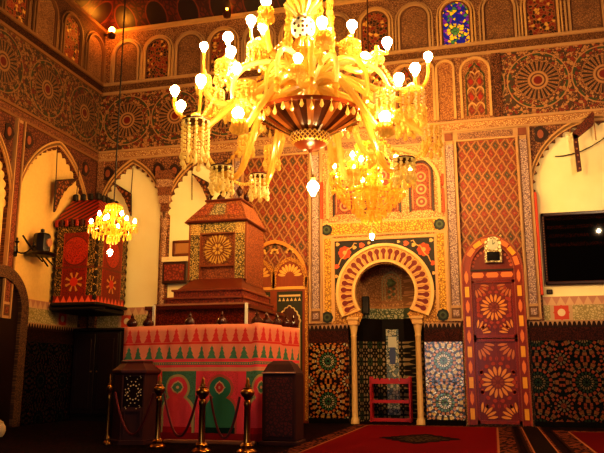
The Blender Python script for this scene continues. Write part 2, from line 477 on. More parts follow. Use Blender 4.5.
# field above the niche
wrect(wb, 'b', -3.62, -.5, 3.7, 5.78, 0, stuc); wrect(wb, 'b', -5.05, -3.62, 5.55, 5.78, 0, stuc); wrect(wb, 'b', -.5, .64, 5.55, 5.78, 0, stuc)
wrect(wb, 'b', -3.62, -3.3, 1.93, 3.7, 0, stuc); wrect(wb, 'b', -.78, -.5, 1.93, 3.7, 0, stuc); wrect(wb, 'b', .64, .92, 1.93, 5.78, 0, stuc)
wrect(wb, 'b', -.56, .68, 0, 1.93, .06, stuc)
# rosette frieze, middle strip and window storey
med_r = mi(M('medallion', 'b', 1.15, 1.23)); med_l = mi(M('medallion', 'b', -7.94, 1.21))
wrect(wb, 'b', XC, -4.5, 5.95, 7.42, 0, med_l); wrect(wb, 'b', .45, XR, 5.95, 7.42, 0, med_r)
wrect(wb, 'b', -4.5, .45, 5.95, 7.42, 0, mi(M('arab', 'b', (170, 116, 70), (110, 60, 36), 18)))
wrect(wb, 'b', XC, XR, 7.42, ZC, 0, mi(M('arab', 'b', (170, 118, 74), (96, 56, 34), 22)))
wrect(wb, 'b', XC, XR, 5.78, 5.95, 0, stuc)
o = wb.build('wall_back', mats); struct(o)

# ---- left wall: its weaker light is put into darker copies of the colours
wl = MB(); mats = []
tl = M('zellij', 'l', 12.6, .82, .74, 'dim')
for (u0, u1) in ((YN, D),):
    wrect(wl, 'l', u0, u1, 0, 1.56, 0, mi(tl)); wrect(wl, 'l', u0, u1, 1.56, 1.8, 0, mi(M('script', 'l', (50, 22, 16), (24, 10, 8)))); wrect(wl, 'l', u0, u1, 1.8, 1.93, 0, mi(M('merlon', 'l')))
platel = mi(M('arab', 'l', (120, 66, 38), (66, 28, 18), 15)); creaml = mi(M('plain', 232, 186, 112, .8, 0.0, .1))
for uc, w, zs, za, u0, u1 in ((12.65, 1.2, 4.0, 5.57, 11.42, 14.2), (10.05, 1.12, 4.0, 5.55, 8.6, 11.42), (7.2, 1.12, 4.0, 5.55, YN, 8.6)):
    lp = lobed(uc, w, zs, za, 11)
    poly = [(u0, 1.93), (u0, 5.78), (u1, 5.78), (u1, 1.93), (uc + w, 1.93)] + list(reversed(lp)) + [(uc - w, 1.93)]
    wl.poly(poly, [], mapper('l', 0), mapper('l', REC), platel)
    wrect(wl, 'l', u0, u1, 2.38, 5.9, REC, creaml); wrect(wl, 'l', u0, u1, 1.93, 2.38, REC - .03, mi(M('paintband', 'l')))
    f0, f1 = mapper('l', REC - .03), mapper('l', REC)
    wl.add([f0(u0, 2.38), f0(u1, 2.38), f1(u1, 2.38), f1(u0, 2.38)], [(0, 1, 2, 3)], creaml)
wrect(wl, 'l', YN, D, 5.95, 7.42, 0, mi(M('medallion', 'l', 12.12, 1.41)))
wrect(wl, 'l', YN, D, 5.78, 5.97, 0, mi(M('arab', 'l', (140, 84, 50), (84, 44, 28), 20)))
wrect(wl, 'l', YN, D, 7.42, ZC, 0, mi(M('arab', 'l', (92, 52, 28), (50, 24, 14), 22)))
o = wl.build('wall_left', mats); struct(o)

# ---- trims: mouldings, friezes, pilasters
ntrim = [0]
def trim(mb, mt, label=None, smooth=False):
    ntrim[0] += 1
    return struct(mb.build('trim_%d' % ntrim[0], mt, smooth=smooth), label)
TANM = M('plain', 186, 138, 90); LIGHTM = M('plain', 206, 152, 92); BRM = M('plain', 104, 62, 36); DKM = M('plain', 52, 28, 18)
for side, u0, u1 in (('b', XC, XR), ('l', YN, D)):
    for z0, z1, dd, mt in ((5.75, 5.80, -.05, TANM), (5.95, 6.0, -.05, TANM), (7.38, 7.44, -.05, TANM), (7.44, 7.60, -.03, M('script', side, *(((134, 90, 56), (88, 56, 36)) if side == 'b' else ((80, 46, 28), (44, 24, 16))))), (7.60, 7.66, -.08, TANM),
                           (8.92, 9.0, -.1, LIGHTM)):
        m_ = MB(); wbox(m_, side, u0, u1, z0, z1, 0, dd); trim(m_, mt if side == 'b' or mt not in (TANM, LIGHTM) else M('plain', 132, 86, 48))  # left wall mouldings get a browner copy, weaker light put into the colour
    m_ = MB(); f = [mapper(side, q) for q in (0, -.06, -.55, -.55, 0)]; zs = (9.0, 9.0, 9.5, 9.75, 9.75)
    m_.loft([[g(u, z) for g, z in zip(f, zs)] for u in (u0, u1)]); trim(m_, M('cornice', side))
def pilaster(side, u0, u1, z0, z1, base=True, cap=True, a=(196, 160, 140), b=(104, 74, 78)):
    m_ = MB(); w = u1 - u0
    wbox(m_, side, u0, u1, z0, z1, 0, -.05, 0); wbox(m_, side, u0 + w * .2, u1 - w * .2, z0 + .3, z1 - .06, -.05, -.055, 1)
    for uu in (u0 + .005, u1 - .035): wbox(m_, side, uu, uu + .03, z0, z1, -.05, -.075, 0)
    for uu in (u0 + w * .2, u1 - w * .2 - .014): wbox(m_, side, uu, uu + .014, z0 + .3, z1, -.05, -.065, 2)
    wbox(m_, side, u0 + w * .2, u1 - w * .2, z0 + .05, z0 + .25, -.05, -.065, 2); wbox(m_, side, u0 + w * .3, u1 - w * .3, z0 + .09, z0 + .21, -.065, -.07, 1)
    return trim(m_, [TANM, M('arab', side, a, b, 26), BRM])
for u0, u1 in ((.645, .92), (-.79, -.50), (-3.58, -3.29), (-5.3, -5.05)): pilaster('b', u0, u1, 1.95, 5.56)
m_ = MB(); wbox(m_, 'b', -8.6, -8.44, 1.95, 5.75, 0, -.05); trim(m_, [M('arab', 'b', (176, 120, 76), (90, 50, 34), 22)])
# band over the lattice panels with corner squares
for u0, u1 in ((-.79, .92), (-5.3, -3.29), (-3.29, -.79)):
    m_ = MB(); wbox(m_, 'b', u0, u1, 5.55, 5.76, 0, -.05, 0); wbox(m_, 'b', u0 + .32, u1 - .32, 5.585, 5.725, -.05, -.06, 1)
    for uu in (u0 + .06, u1 - .22): wbox(m_, 'b', uu, uu + .16, 5.58, 5.73, -.05, -.065, 2)
    trim(m_, [TANM, M('arab', 'b', (170, 120, 84), (98, 62, 50), 26), M('plain', 128, 66, 40)])
# engaged column with flaring honeycombed capital between the two left arches
m_ = MB(); ux = -6.88
for k in range(6):
    w = .06 + .03 * k; wbox(m_, 'b', ux - w, ux + w, 4.3 + k * .18, 4.5 + k * .18, 0, -.04 - .02 * k, 1 if k % 2 else 0)
m_.lathe([(.075, 0), (.075, .1), (.055, .14), (.055, 1.95), (.08, 2.0), (.06, 2.06), (.09, 2.25), (.1, 2.36)], (ux, D - .02, 1.95), 12, 0)
trim(m_, [M('arab', 'b', (196, 150, 110), (120, 74, 54), 24), M('arab', 'b', (150, 90, 52), (80, 40, 26), 26)])
# pilaster strip on the left wall
pilaster('l', 11.18, 11.44, 1.95, 5.75, a=(150, 76, 46), b=(80, 30, 20))
pilaster('l', 8.45, 8.75, 1.95, 5.75, a=(150, 76, 46), b=(80, 30, 20))
# moulded arch bands round the bays
for side, L in (('b', bays), ('l', [(12.65, 1.2, 4.0, 5.57), (10.05, 1.12, 4.0, 5.55)])):
    for q in L:
        uc, w, zs, za = q[:4]
        for o1, o2, mt, dd in ((.2, .16, LIGHTM, -.04), (.16, .10, M('plain', 120, 84, 44), -.015), (.10, .075, LIGHTM, -.035)):
            m_ = MB()
            A = [(uc - w - o1 * .6, 3.4)] + arch_pts(uc, w + o1 * .6, zs, za + o1) + [(uc + w + o1 * .6, 3.4)]
            B = [(uc - w - o2 * .6, 3.4)] + arch_pts(uc, w + o2 * .6, zs, za + o2) + [(uc + w + o2 * .6, 3.4)]
            ribbon(m_, side, A, B, 0, dd); trim(m_, mt)
        # spandrel ornaments
        m_ = MB()
        for sg in (-1, 1):
            c = (uc + sg * w * .86, za - .12)
            pts = [(c[0] + .13 * math.cos(t) * (1 + .25 * math.cos(3 * t)), c[1] + .17 * math.sin(t)) for t in [2 * PI * i / 18 for i in range(18)]]
            m_.poly(pts, [], mapper(side, -.02), mapper(side, 0), 0)
            pts = [(c[0] + .06 * math.cos(t), c[1] + .09 * math.sin(t)) for t in [2 * PI * i / 10 for i in range(10)]]
            m_.poly(pts, [], mapper(side, -.03), mapper(side, 0), 1)
        trim(m_, [DKM, M('plain', 150, 80, 50)])
# red colonnette strips under the arches
for uu, z0, z1 in ((.95, 2.4, 4.4), (-.80, 4.1, 4.6), (-.80, 4.66, 4.9), (-3.30, 4.1, 4.9)):
    m_ = MB(); wbox(m_, 'b', uu - .025, uu + .025, z0, z1, -.0, -.09, 0, .012); trim(m_, M('plain', 200, 66, 36))

# ---- upper row of arched windows
nwin = [0]
def window(side, uc, w, kind):
    nwin[0] += 1
    fr = MB(); z0, zs, za = 7.66, 8.36, 8.36 + w * 1.02
    base = [(uc - w, z0)] + arch_pts(uc, w, zs, za) + [(uc + w, z0)]
    def off(k): return [(uc - w - k, z0)] + arch_pts(uc, w + k, zs, za + k) + [(uc + w + k, z0)]
    ribbon(fr, side, off(.075), off(.03), 0, -.07, 0); ribbon(fr, side, off(.03), base, 0, -.03, 1)
    ribbon(fr, side, off(.13), off(.1), 0, -.03, 0)
    for sg in (-1, 1): wbox(fr, side, uc + sg * (w + .12) - .02, uc + sg * (w + .12) + .02, z0, zs, 0, -.06, 0, .01)
    wn = fr.build('window_%d' % nwin[0], [(LIGHTM if kind != 'plain' else TANM) if side == 'b' else M('plain', 128, 84, 48), BRM]); struct(wn)  # left wall frames painted darker for the weaker light there
    pn = MB(); pn.poly(base, [], mapper(side, -.012), None, 0)
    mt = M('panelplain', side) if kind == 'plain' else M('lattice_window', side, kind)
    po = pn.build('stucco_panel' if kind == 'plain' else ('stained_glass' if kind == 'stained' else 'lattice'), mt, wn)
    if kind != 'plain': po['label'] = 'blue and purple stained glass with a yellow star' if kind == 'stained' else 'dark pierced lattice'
xs = [-8.02, -7.22, -6.42, -5.61, -4.74, -3.87, -2.99, -2.11, -1.27, -.40, .47, 1.30, 2.15, 3.0, 3.85]
for i, x in enumerate(xs):
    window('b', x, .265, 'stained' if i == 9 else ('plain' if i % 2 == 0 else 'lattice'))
for i, y in enumerate((13.78, 12.82, 11.86, 10.9, 9.94)): window('l', y, .30, 'plain' if i % 2 == 0 else 'lattice')

# ---- middle strip of blind arches between the rosette friezes
m_ = MB()
for u0 in (.27, -4.5): wbox(m_, 'b', u0, u0 + .18, 5.97, 7.42, 0, -.04)
trim(m_, M('script', 'b', (130, 80, 50), (64, 38, 30)))
for uc, w, wide in ((-.07, .26, 1), (-.67, .15, 0), (-1.06, .13, 0), (-1.5, .2, 2), (-2.05, .22, 2), (-2.6, .2, 2), (-3.0, .13, 0), (-3.43, .15, 0), (-4.03, .26, 1)):
    m_ = MB(); z0 = 6.05; zs = 7.3 - w
    def off(k): return [(uc - w - k, z0)] + arch_pts(uc, w + k, zs, zs + (w + k)) + [(uc + w + k, z0)]
    ribbon(m_, 'b', off(.05), off(.0), 0, -.05, 0)
    pts = off(0.0); m_.poly(pts, [], mapper('b', -.006), None, 1)
    if wide:
        iw = w * .74
        prof = [(-iw, z0 + .04), (-iw, zs - .1), (-iw * .8, zs - .02), (-iw * .62, zs), (-iw * .5, zs + .09), (-iw * .2, zs + .13), (0, zs + .2)]
        prof = [(uc + a, b) for a, b in prof] + [(uc - a, b) for a, b in reversed(prof[:-1])]
        inn = [(uc + (a - uc) * .88, z0 + .04 + (b - z0 - .04) * .965 + .0) for a, b in prof]
        ribbon(m_, 'b', prof, inn, 0, -.03, 2)
        m_.poly(inn, [], mapper('b', -.01), None, 3)
        for row in range(3):
            for k in (-1, 1):
                cx, cz = uc + k * iw * .42, z0 + .16 + row * .34
                A = [(cx + .1 * math.cos(PI * i / 8), cz + .16 * math.sin(PI * i / 8)) for i in range(9)]
                B = [(cx + .075 * math.cos(PI * i / 8), cz + .13 * math.sin(PI * i / 8)) for i in range(9)]
                ribbon(m_, 'b', A, B, 0, -.022, 0)
                m_.poly([(cx + .04 * math.cos(t), cz + .26 + .06 * math.sin(t)) for t in [2 * PI * i / 8 for i in range(8)]], [], mapper('b', -.018), None, 4)
    trim(m_, [LIGHTM, M('arab', 'b', (186, 124, 70), (120, 66, 36), 22), M('plain', 70, 70, 36), M('sebka', 'b', uc), M('plain', 168, 44, 26)] if wide != 2 else
         [LIGHTM, M('plain', 150, 96, 54), M('plain', 70, 56, 36), M('lattice_window', 'b', 'dark'), M('plain', 168, 44, 26)])
# tall framed field over the niche: big lobed arch with three blind panels
m_ = MB(); big = lobed(MX, 1.12, 4.75, 5.5, 5, .05); o1 = [(MX - 1.12, 4.1)] + arch_pts(MX, 1.12, 4.75, 5.5, 20) + [(MX + 1.12, 4.1)]
o2 = [(MX - 1.18, 4.1)] + arch_pts(MX, 1.18, 4.75, 5.56, 20) + [(MX + 1.18, 4.1)]
ribbon(m_, 'b', o2, o1, 0, -.06); trim(m_, LIGHTM)
for uc, w, za in ((MX, .38, 5.35), (MX + .79, .25, 5.22), (MX - .79, .25, 5.22)):
    m_ = MB(); z0 = 4.14; zs = za - w
    def off(k): return [(uc - w - k, z0 - k)] + arch_pts(uc, w + k, zs, za + k) + [(uc + w + k, z0 - k)]
    ribbon(m_, 'b', off(.0), off(-.045), 0, -.04, 0); m_.poly(off(-.045), [], mapper('b', -.008), None, 1)
    ribbon(m_, 'b', off(-.07), off(-.085), 0, -.02, 2)
    for k in range(3):
        cz = z0 + .22 + k * (za - z0 - .3) / 3
        for R, mm in ((.11, 2), (.075, 3), (.03, 2)): m_.poly([(uc + R * math.cos(t), cz + R * math.sin(t)) for t in [2 * PI * i / 16 for i in range(16)]], [], mapper('b', -.012 - (.11 - R) * .1), None, mm)
    trim(m_, [DKM, M('arab', 'b', (150, 70, 40), (96, 36, 22), 24), M('plain', 176, 126, 78), M('plain', 120, 46, 28)])
# gold inscription frame around the niche
for u0, u1, z0, z1 in ((-3.29, -.79, 3.72, 4.02), (-3.29, -3.08, 1.95, 3.72), (-1.0, -.79, 1.95, 3.72)):
    m_ = MB(); wbox(m_, 'b', u0, u1, z0, z1, 0, -.03, 0); k = .035
    wbox(m_, 'b', u0 + k, u1 - k, z0 + k, z1 - k, -.03, -.036, 1)
    trim(m_, [LIGHTM, M('arab', 'b', (226, 166, 60), (130, 84, 26), 17)])
for u, z in ((-3.2, 3.87), (-.9, 3.87), (-3.2, 2.07), (-.9, 2.07)):
    m_ = MB()
    def disc(R, d, mm, n=16, wob=0): m_.poly([(u + R * (1 + wob * math.cos(8 * t)) * math.cos(t), z + R * (1 + wob * math.cos(8 * t)) * math.sin(t)) for t in [2 * PI * i / 32 for i in range(32)]], [], mapper('b', d), mapper('b', -.03), mm)
    disc(.115, -.045, 0, wob=.05); disc(.07, -.055, 1); disc(.035, -.065, 0); trim(m_, [M('plain', 22, 22, 16), M('plain', 66, 74, 44)])
# spandrels of the horseshoe arch: black ground with red flowers
m_ = MB()
Ro = .96; zc = 2.56
arcp = [(MX + Ro * math.cos(t), zc + Ro * math.sin(t)) for t in [PI * i / 40 for i in range(41)]]
for sg in (-1, 1):
    A = [(MX + sg * abs(x - MX), z) for x, z in arcp[:21]]
    poly = A + [(MX, 3.62), (MX + sg * 1.03, 3.62), (MX + sg * 1.03, 2.56)]
    m_.poly(poly, [], mapper('b', -.012), None, 0)
    cx, cz = MX + sg * .8, 3.38
    for k in range(8):
        t = k * PI / 4
        m_.poly([(cx + .09 * math.cos(t) + .05 * math.cos(a), cz + .09 * math.sin(t) + .05 * math.sin(a)) for a in [2 * PI * i / 8 for i in range(8)]], [], mapper('b', -.02), None, 1)
    m_.poly([(cx + .045 * math.cos(a), cz + .045 * math.sin(a)) for a in [2 * PI * i / 8 for i in range(8)]], [], mapper('b', -.026), None, 2)
    for (px, pz, R) in ((.45, 3.52, .055), (.97, 3.1, .05), (.98, 2.9, .035), (.3, 3.56, .03), (.6, 3.48, .04), (.95, 3.56, .04)):
        m_.poly([(MX + sg * px + R * math.cos(a) * (1 + .3 * math.cos(3 * a)), pz + R * math.sin(a)) for a in [2 * PI * i / 12 for i in range(12)]], [], mapper('b', -.02), None, 1 if R > .04 else 2)
    sw = [(MX + sg * (.55 + .38 * i / 8), 3.56 - .42 * (i / 8) ** 1.6 + .03 * math.sin(i * 2)) for i in range(9)]
    m_.tube([(a, D - .02, b) for a, b in sw], .012, 5, 2)
trim(m_, [M('plain', 30, 16, 12), M('plain', 200, 78, 34), M('plain', 222, 164, 90)])
for z0, z1, u0, u1 in ((3.62, 3.68, -3.08, -1.0), (2.0, 3.62, -3.08, -3.04), (2.0, 3.62, -1.02, -.98)):
    m_ = MB(); wbox(m_, 'b', u0, u1, z0, z1, 0, -.04); trim(m_, LIGHTM)
# ================================================================== PRAYER NICHE
def mat_niche():
    p = P('niche_lining'); u, v = p.x, p.z
    uu = p.x + p.y
    k = arab(p, uu, v, 16); n = p.noise(p.vec(uu, v), 5, 3)
    c = p.mix(rgb(190, 130, 84), rgb(236, 176, 116), n); c = p.mix(c, rgb(126, 80, 50), ((1.0 - k) * .6))                     # carved upper part
    c = p.mix(c, p.mix(rgb(90, 100, 76), rgb(190, 182, 146), k), v < 2.32)   # pale inscription
    c = p.mix(c, rgb(200, 140, 90), v.btw(2.32, 2.36)); c = p.mix(c, rgb(180, 120, 80), v.btw(2.44, 2.47))
    lu = uu.cen(0.1, .34); lv = v.cen(1.2, .36); r = hyp(lu, lv); th = ang(lv, lu)
    z = p.mix(rgb(30, 26, 20), rgb(150, 124, 90), r.btw(.1, .16) * petal(th, 8, .6)); z = p.mix(z, rgb(58, 76, 54), r.btw(.03, .08) * petal(th, 8, .6))
    z = p.mix(z, rgb(150, 120, 84), (r > .2) * petal(th, 16, .5))
    z = p.mix(z, rgb(26, 16, 12), v.btw(1.62, 2.1)); 
    c = p.mix(c, z, v < 2.1)
    return p.bsdf(c, .6, spec=.12)
niche = thing('prayer_niche', 'mosque prayer niche with horseshoe arch, ringed with dark red lozenges, on two pale columns', 'prayer niche', (MX, D, 0))
plan = [(-2.79, D), (-2.74, 14.75), (-2.62, 15.0), (-2.26, 15.32), (-1.80, 15.32), (-1.44, 15.0), (-1.32, 14.75), (-1.27, D)]
m_ = MB()
for (a, b) in zip(plan, plan[1:]):
    m_.add([(a[0], a[1], 0), (b[0], b[1], 0), (b[0], b[1], 3.4), (a[0], a[1], 3.4)], [(0, 1, 2, 3)])
m_.add([(x, y, 3.4) for x, y in plan], [tuple(range(len(plan)))])
m_.build('niche_lining', M('niche'), niche)
# wide horseshoe ring
m_ = MB(); aa = .62
def ringpts(R, n=60, e=aa): return [(MX + R * math.cos(t), 2.55 + R * math.sin(t)) for t in [PI + e - (PI + 2 * e) * i / n for i in range(n + 1)]]
ribbon(m_, 'b', ringpts(.93, e=.52), ringpts(.62), 0, -.05, 0)
ribbon(m_, 'b', ringpts(.98, e=.52), ringpts(.92, e=.52), 0, -.09, 1); ribbon(m_, 'b', ringpts(.64), ringpts(.60), .1, -.075, 1)
N = 25
for i in range(N):
    t = -.42 + (PI + .84) * i / (N - 1); ct, st = math.cos(t), math.sin(t)
    def q(R, s): return (MX + R * ct - s * st, 2.55 + R * st + s * ct)
    club = [q(.665, -.026), q(.76, -.024)] + [q(.83 + .058 * math.cos(a), .052 * math.sin(a)) for a in [-2.4 + 4.8 * j / 8 for j in range(9)]] + [q(.76, .024), q(.665, .026)]
    m_.poly(club, [], mapper('b', -.058), mapper('b', -.04), 2)
    sp = [q(.66, .044), q(.905, .058), q(.905, .066), q(.66, .05)]
    m_.poly(sp, [], mapper('b', -.062), mapper('b', -.04), 3)
m_.build('horseshoe_arch', [M('plain', 226, 168, 92), M('plain', 236, 186, 116), M('plain', 120, 26, 20), M('plain', 150, 84, 40)], niche)
for sx in (-2.665, -1.395):
    m_ = MB(); m_.lathe([(.085, .0), (.085, .08), (.07, .1), (.06, .14), (.055, 1.66), (.066, 1.68), (.056, 1.7), (.06, 1.74), (.09, 1.9)], (sx, D - .02, 0), 16)
    col = m_.build('column', M('plain', 226, 180, 116, .35), niche, smooth=True)
    m_ = MB(); m_.box((sx - .1, D - .12, 1.9), (sx + .1, D + .08, 2.0), 0, .01); m_.box((sx - .12, D - .14, 2.0), (sx + .12, D + .08, 2.06), 0, .01)
    m_.build('capital', M('plain', 216, 164, 100), col)
# lamp-patterned tile strip on the back facet, its lit look put into pale colour, and the carved keyhole relief
def mat_lamptile():
    p = P('pale_lamp_tiles'); u, v = p.x, p.z; d, cc = p.vor(p.vec(u, v), 16)
    c = p.mix(rgb(190, 180, 160), rgb(110, 120, 130), cc > .55); c = p.mix(c, rgb(60, 70, 60), p.vor(p.vec(u, v), 16, 'DISTANCE_TO_EDGE') < .06)
    w = (u.abs()) < (.07 - (v - 1.32).abs() * .1)
    c = p.mix(c, rgb(70, 78, 120), w * v.btw(1.15, 1.5))
    c = p.mix(c, rgb(206, 196, 176), (u.abs() < .09) * v.btw(1.5, 1.72))
    return p.bsdf(c, .4, spec=.3)
m_ = MB(); m_.box((-.13, -.02, .12), (.13, 0, 1.88)); m_.v = [(x - 2.05, y + 15.3, z) for x, y, z in m_.v]
o = m_.build('tile_strip', M('lamptile'), niche, loc=(-2.05, 15.3, 0))
m_ = MB(); kx = -2.04
def nmap(d): return lambda u, v: (u, 15.3 - d, v)
def koff(w, za): return [(kx - w, 2.5), (kx - w, 2.85)] + arch_pts(kx, w, 2.86, za, 8) + [(kx + w, 2.85), (kx + w, 2.5)]
rings = [[nmap(.0)(*o_), nmap(.0)(*i_), nmap(.03)(*i_), nmap(.03)(*o_)] for o_, i_ in zip(koff(.21, 3.12), koff(.185, 3.08))]; m_.loft(rings, 0)
rings = [[nmap(.0)(*o_), nmap(.0)(*i_), nmap(.02)(*i_), nmap(.02)(*o_)] for o_, i_ in zip(koff(.15, 3.03), koff(.13, 3.0))]; m_.loft(rings, 0)
for k in range(7): m_.sphere((kx + (.05 if k % 2 else -.05), 15.28, 2.56 + k * .06), .035, 8, 1)
m_.lathe([(.001, 0), (.09, .05), (.1, .1), (.03, .16), (.001, .2)], (kx, 15.28, 2.78), 10, 1)
m_.build('keyhole_relief', [M('plain', 190, 166, 110), M('plain', 130, 136, 88)], niche)
o = MB().box((-2.6, 14.82, 2.17), (-2.46, 14.94, 2.55), 0, .015)
sp_ = thing('wall_speaker', 'narrow black box speaker high inside the prayer niche, left of its carved keyhole', 'speaker', (-2.53, 14.95, 2.17))
o.build('cabinet', M('plain', 20, 14, 12), sp_); MB().box((-2.585, 14.812, 2.2), (-2.475, 14.825, 2.52)).build('grille', M('plain', 42, 26, 18), sp_)
MB().box((-2.6, 14.93, 2.3), (-2.5, 15.02, 2.42)).build('bracket', M('plain', 30, 20, 16), sp_)

# red rack standing in the niche
RR = M('plain', 178, 30, 22, .35)
rk = thing('red_rack', 'red painted open shelf rack standing inside the prayer niche', 'rack', (-2.06, 14.9, 0))
for x in (-2.45, -1.66):
    for y in (14.80, 15.06): MB().box((x - .02, y - .02, 0), (x + .02, y + .02, .90), 0, .005).build('post', RR, rk)
for z in (.06, .42, .80):
    s_ = MB().box((-2.45, 14.80, z - .02), (-1.66, 15.06, z + .01)).box((-2.45, 14.78, z - .045), (-1.66, 14.805, z + .02)); s_.build('shelf', RR, rk)
m_ = MB()
for k in range(4):
    x = -2.45 + k * .2; m_.add([(x, 14.78, .82), (x + .19, 14.78, .82), (x + .17, 14.78, .875), (x + .095, 14.78, .85), (x + .02, 14.78, .875)], [(0, 1, 2, 3, 4)])
m_.build('scalloped_rail', RR, rk)

# ================================================================== DOORS
def star(m_, f, c, R0, R1, n, t0, t1, w, mm):         # fan of almond petals
    for i in range(n):
        t = t0 + (t1 - t0) * (i + .5) / n
        ct, st = math.cos(t), math.sin(t); hw = w * .5 * (t1 - t0) / n
        pts = []
        for j in range(9):
            s_ = j / 8; R = R0 + (R1 - R0) * s_; pts.append((R, R * hw * math.sin(PI * (.18 + .74 * s_)) * 1.15))
        poly = [(c[0] + R * ct - k * st, c[1] + R * st + k * ct) for R, k in pts] + [(c[0] + R * ct + k * st, c[1] + R * st - k * ct) for R, k in reversed(pts)]
        m_.poly(poly, [], f, None, mm)
DOORRED = M('wood', 146, 44, 16, .3); DOORDK = M('wood', 128, 38, 14, .3); INL = M('plain', 236, 160, 40, .3); INL2 = M('plain', 226, 120, 52, .35)
dr = thing('door_1', None, None, (.06, D, 0)); struct(dr)
uc = .06
def aoff(k, z0=0.02): return [(uc - .56 - k, z0)] + arch_pts(uc, .56 + k, 2.9, 3.60 + k, 16) + [(uc + .56 + k, z0)]
m_ = MB(); ribbon(m_, 'b', aoff(0), aoff(-.15), .04, -.06, 0); ribbon(m_, 'b', aoff(.02), aoff(-.012), .04, -.08, 1); ribbon(m_, 'b', aoff(-.142), aoff(-.16), .04, -.075, 1)
f = mapper('b', -.066)
for sg in (-1, 1):
    z = .22; i = 0
    while z < 2.8:
        x = uc + sg * .485
        if i % 2 == 0: m_.poly([(x - .04, z - .1), (x + .04, z - .1), (x + .04, z + .1), (x - .04, z + .1)], [], f, None, 2)
        else: m_.poly([(x, z - .13), (x + .035, z - .05), (x + .035, z + .05), (x, z + .13), (x - .035, z + .05), (x - .035, z - .05)], [], f, None, 3)
        z += .285; i += 1
for k in range(7):
    t = PI * (k + .7) / 8.4; c = (uc + .47 * math.cos(t), 2.93 + .575 * math.sin(t)); tx, tz = -math.sin(t), math.cos(t)
    h_, w_ = (.085, .045)
    m_.poly([(c[0] + tx * a - tz * b, c[1] + tz * a + tx * b) for a, b in ((-h_, -w_), (h_, -w_), (h_, w_), (-h_, w_))], [], f, None, 2 if k % 2 else 3)
m_.build('door_frame', [DOORRED, M('wood', 170, 74, 30), INL, INL2], dr)
def leaf(z0, z1, cz, R, name):
    m_ = MB(); wbox(m_, 'b', uc - .42, uc + .42, z0, z1, .05, -.0, 0)
    for a, b, c_, d_ in ((uc - .42, uc + .42, z0, z0 + .06), (uc - .42, uc + .42, z1 - .05, z1), (uc - .42, uc - .35, z0, z1), (uc + .35, uc + .42, z0, z1)): wbox(m_, 'b', a, b, c_, d_, 0, -.025, 1)
    wbox(m_, 'b', uc - .008, uc + .008, z0, z1, 0, -.02, 1)
    f = mapper('b', -.012)
    star(m_, f, (uc, cz), R * .36, R * .86, 16, 0, 2 * PI, .62, 2)
    star(m_, f, (uc, cz), R * .1, R * .32, 8, 0, 2 * PI, .6, 4)
    star(m_, f, (uc, cz), R * .93, R * 1.12, 16, 0, 2 * PI, .55, 5)
    for sx in (-1, 1):
        for zz, t0 in ((z0 + .08, 0), (z1 - .07, -PI / 2)):
            tt = t0 if sx < 0 else (PI - t0 - PI / 2)
            star(m_, f, (uc + sx * .34, zz), R * .4, R * .92, 5, tt, tt + PI / 2, .62, 3 if zz > cz else 2)
        for k in (-1, 0, 1):
            hx, hz = uc + sx * .29, cz + k * R * .5
            m_.poly([(hx + .035 * math.cos(a), hz + .05 * math.sin(a)) for a in [2 * PI * i / 6 for i in range(6)]], [], f, None, 5)
    for k in range(-2, 3):
        for zz in (cz + R * 1.28, cz - R * 1.28):
            if z0 + .1 < zz < z1 - .1: m_.poly([(uc + k * .11 + .03 * math.cos(a), zz + .045 * math.sin(a)) for a in [2 * PI * i / 6 for i in range(6)]], [], f, None, 5)
    return m_.build(name, [DOORDK, DOORRED, M('plain', 226, 140, 52, .3), M('plain', 200, 110, 52, .3), M('plain', 150, 60, 30), M('plain', 170, 56, 34)], dr)
leaf(.04, 1.6, .8, .34, 'lower_panel'); leaf(1.62, 2.72, 2.2, .29, 'upper_panel')
m_ = MB(); wbox(m_, 'b', uc - .42, uc + .42, 2.72, 2.92, .04, -.04, 0)
for k in (-1, 0, 1): m_.poly([(uc + k * .27 + a, 2.82 + b) for a, b in ((-.12, 0), (-.09, .05), (.09, .05), (.12, 0), (.09, -.05), (-.09, -.05))], [], mapper('b', -.045), None, 1)
wbox(m_, 'b', uc - .42, uc + .42, 2.9, 2.93, 0, -.07, 2)
m_.build('transom', [DOORRED, INL2, DKM], dr)
m_ = MB(); m_.poly([(uc - .43, 2.92)] + arch_pts(uc, .43, 2.92, 3.46, 12) + [(uc + .43, 2.92)], [], mapper('b', 0), mapper('b', .04), 0)
for k in range(14):
    t = PI * (k + .5) / 14; m_.poly([(uc + .36 * math.cos(t) + .03 * math.cos(a), 2.97 + .34 * math.sin(t) + .03 * math.sin(a)) for a in [2 * PI * i / 6 for i in range(6)]], [], mapper('b', -.006), None, 1)
m_.build('tympanum', [DOORDK, M('plain', 200, 96, 56)], dr)
# clock over the door
ck = thing('wall_clock', 'white arched wall clock with dark lower box, above the carved red door', 'clock', (.1, D - .06, 3.06))
ckp = [(-.06, 3.06), (-.06, 3.38)] + arch_pts(.1, .16, 3.40, 3.56, 8) + [(.26, 3.38), (.26, 3.06)]
MB().poly(ckp, [], mapper('b', -.10), mapper('b', 0.0), 0).build('case', M('arab', 'b', (240, 222, 170), (120, 90, 50), 14), ck)
MB().poly([(.1 + .105 * math.cos(t), 3.40 + .105 * math.sin(t)) for t in [2 * PI * i / 24 for i in range(24)]], [], mapper('b', -.11), mapper('b', -.1), 0).build('dial', M('plain', 196, 186, 156), ck)
m_ = MB().tube([(.1, D - .115, 3.40), (.145, D - .115, 3.44)], .006, 4).tube([(.1, D - .115, 3.40), (.1, D - .115, 3.485)], .005, 4); m_.build('hands', M('plain', 20, 16, 14), ck)
m_ = MB(); wbox(m_, 'b', -.02, .22, 3.09, 3.26, -.1, -.112, 0); m_.build('lower_window', M('plain', 18, 12, 12, .2), ck)
m_ = MB()
for x, z in ((-.055, 3.58), (.1, 3.6), (.255, 3.58)): m_.sphere((x, D - .05, z), .02, 6)
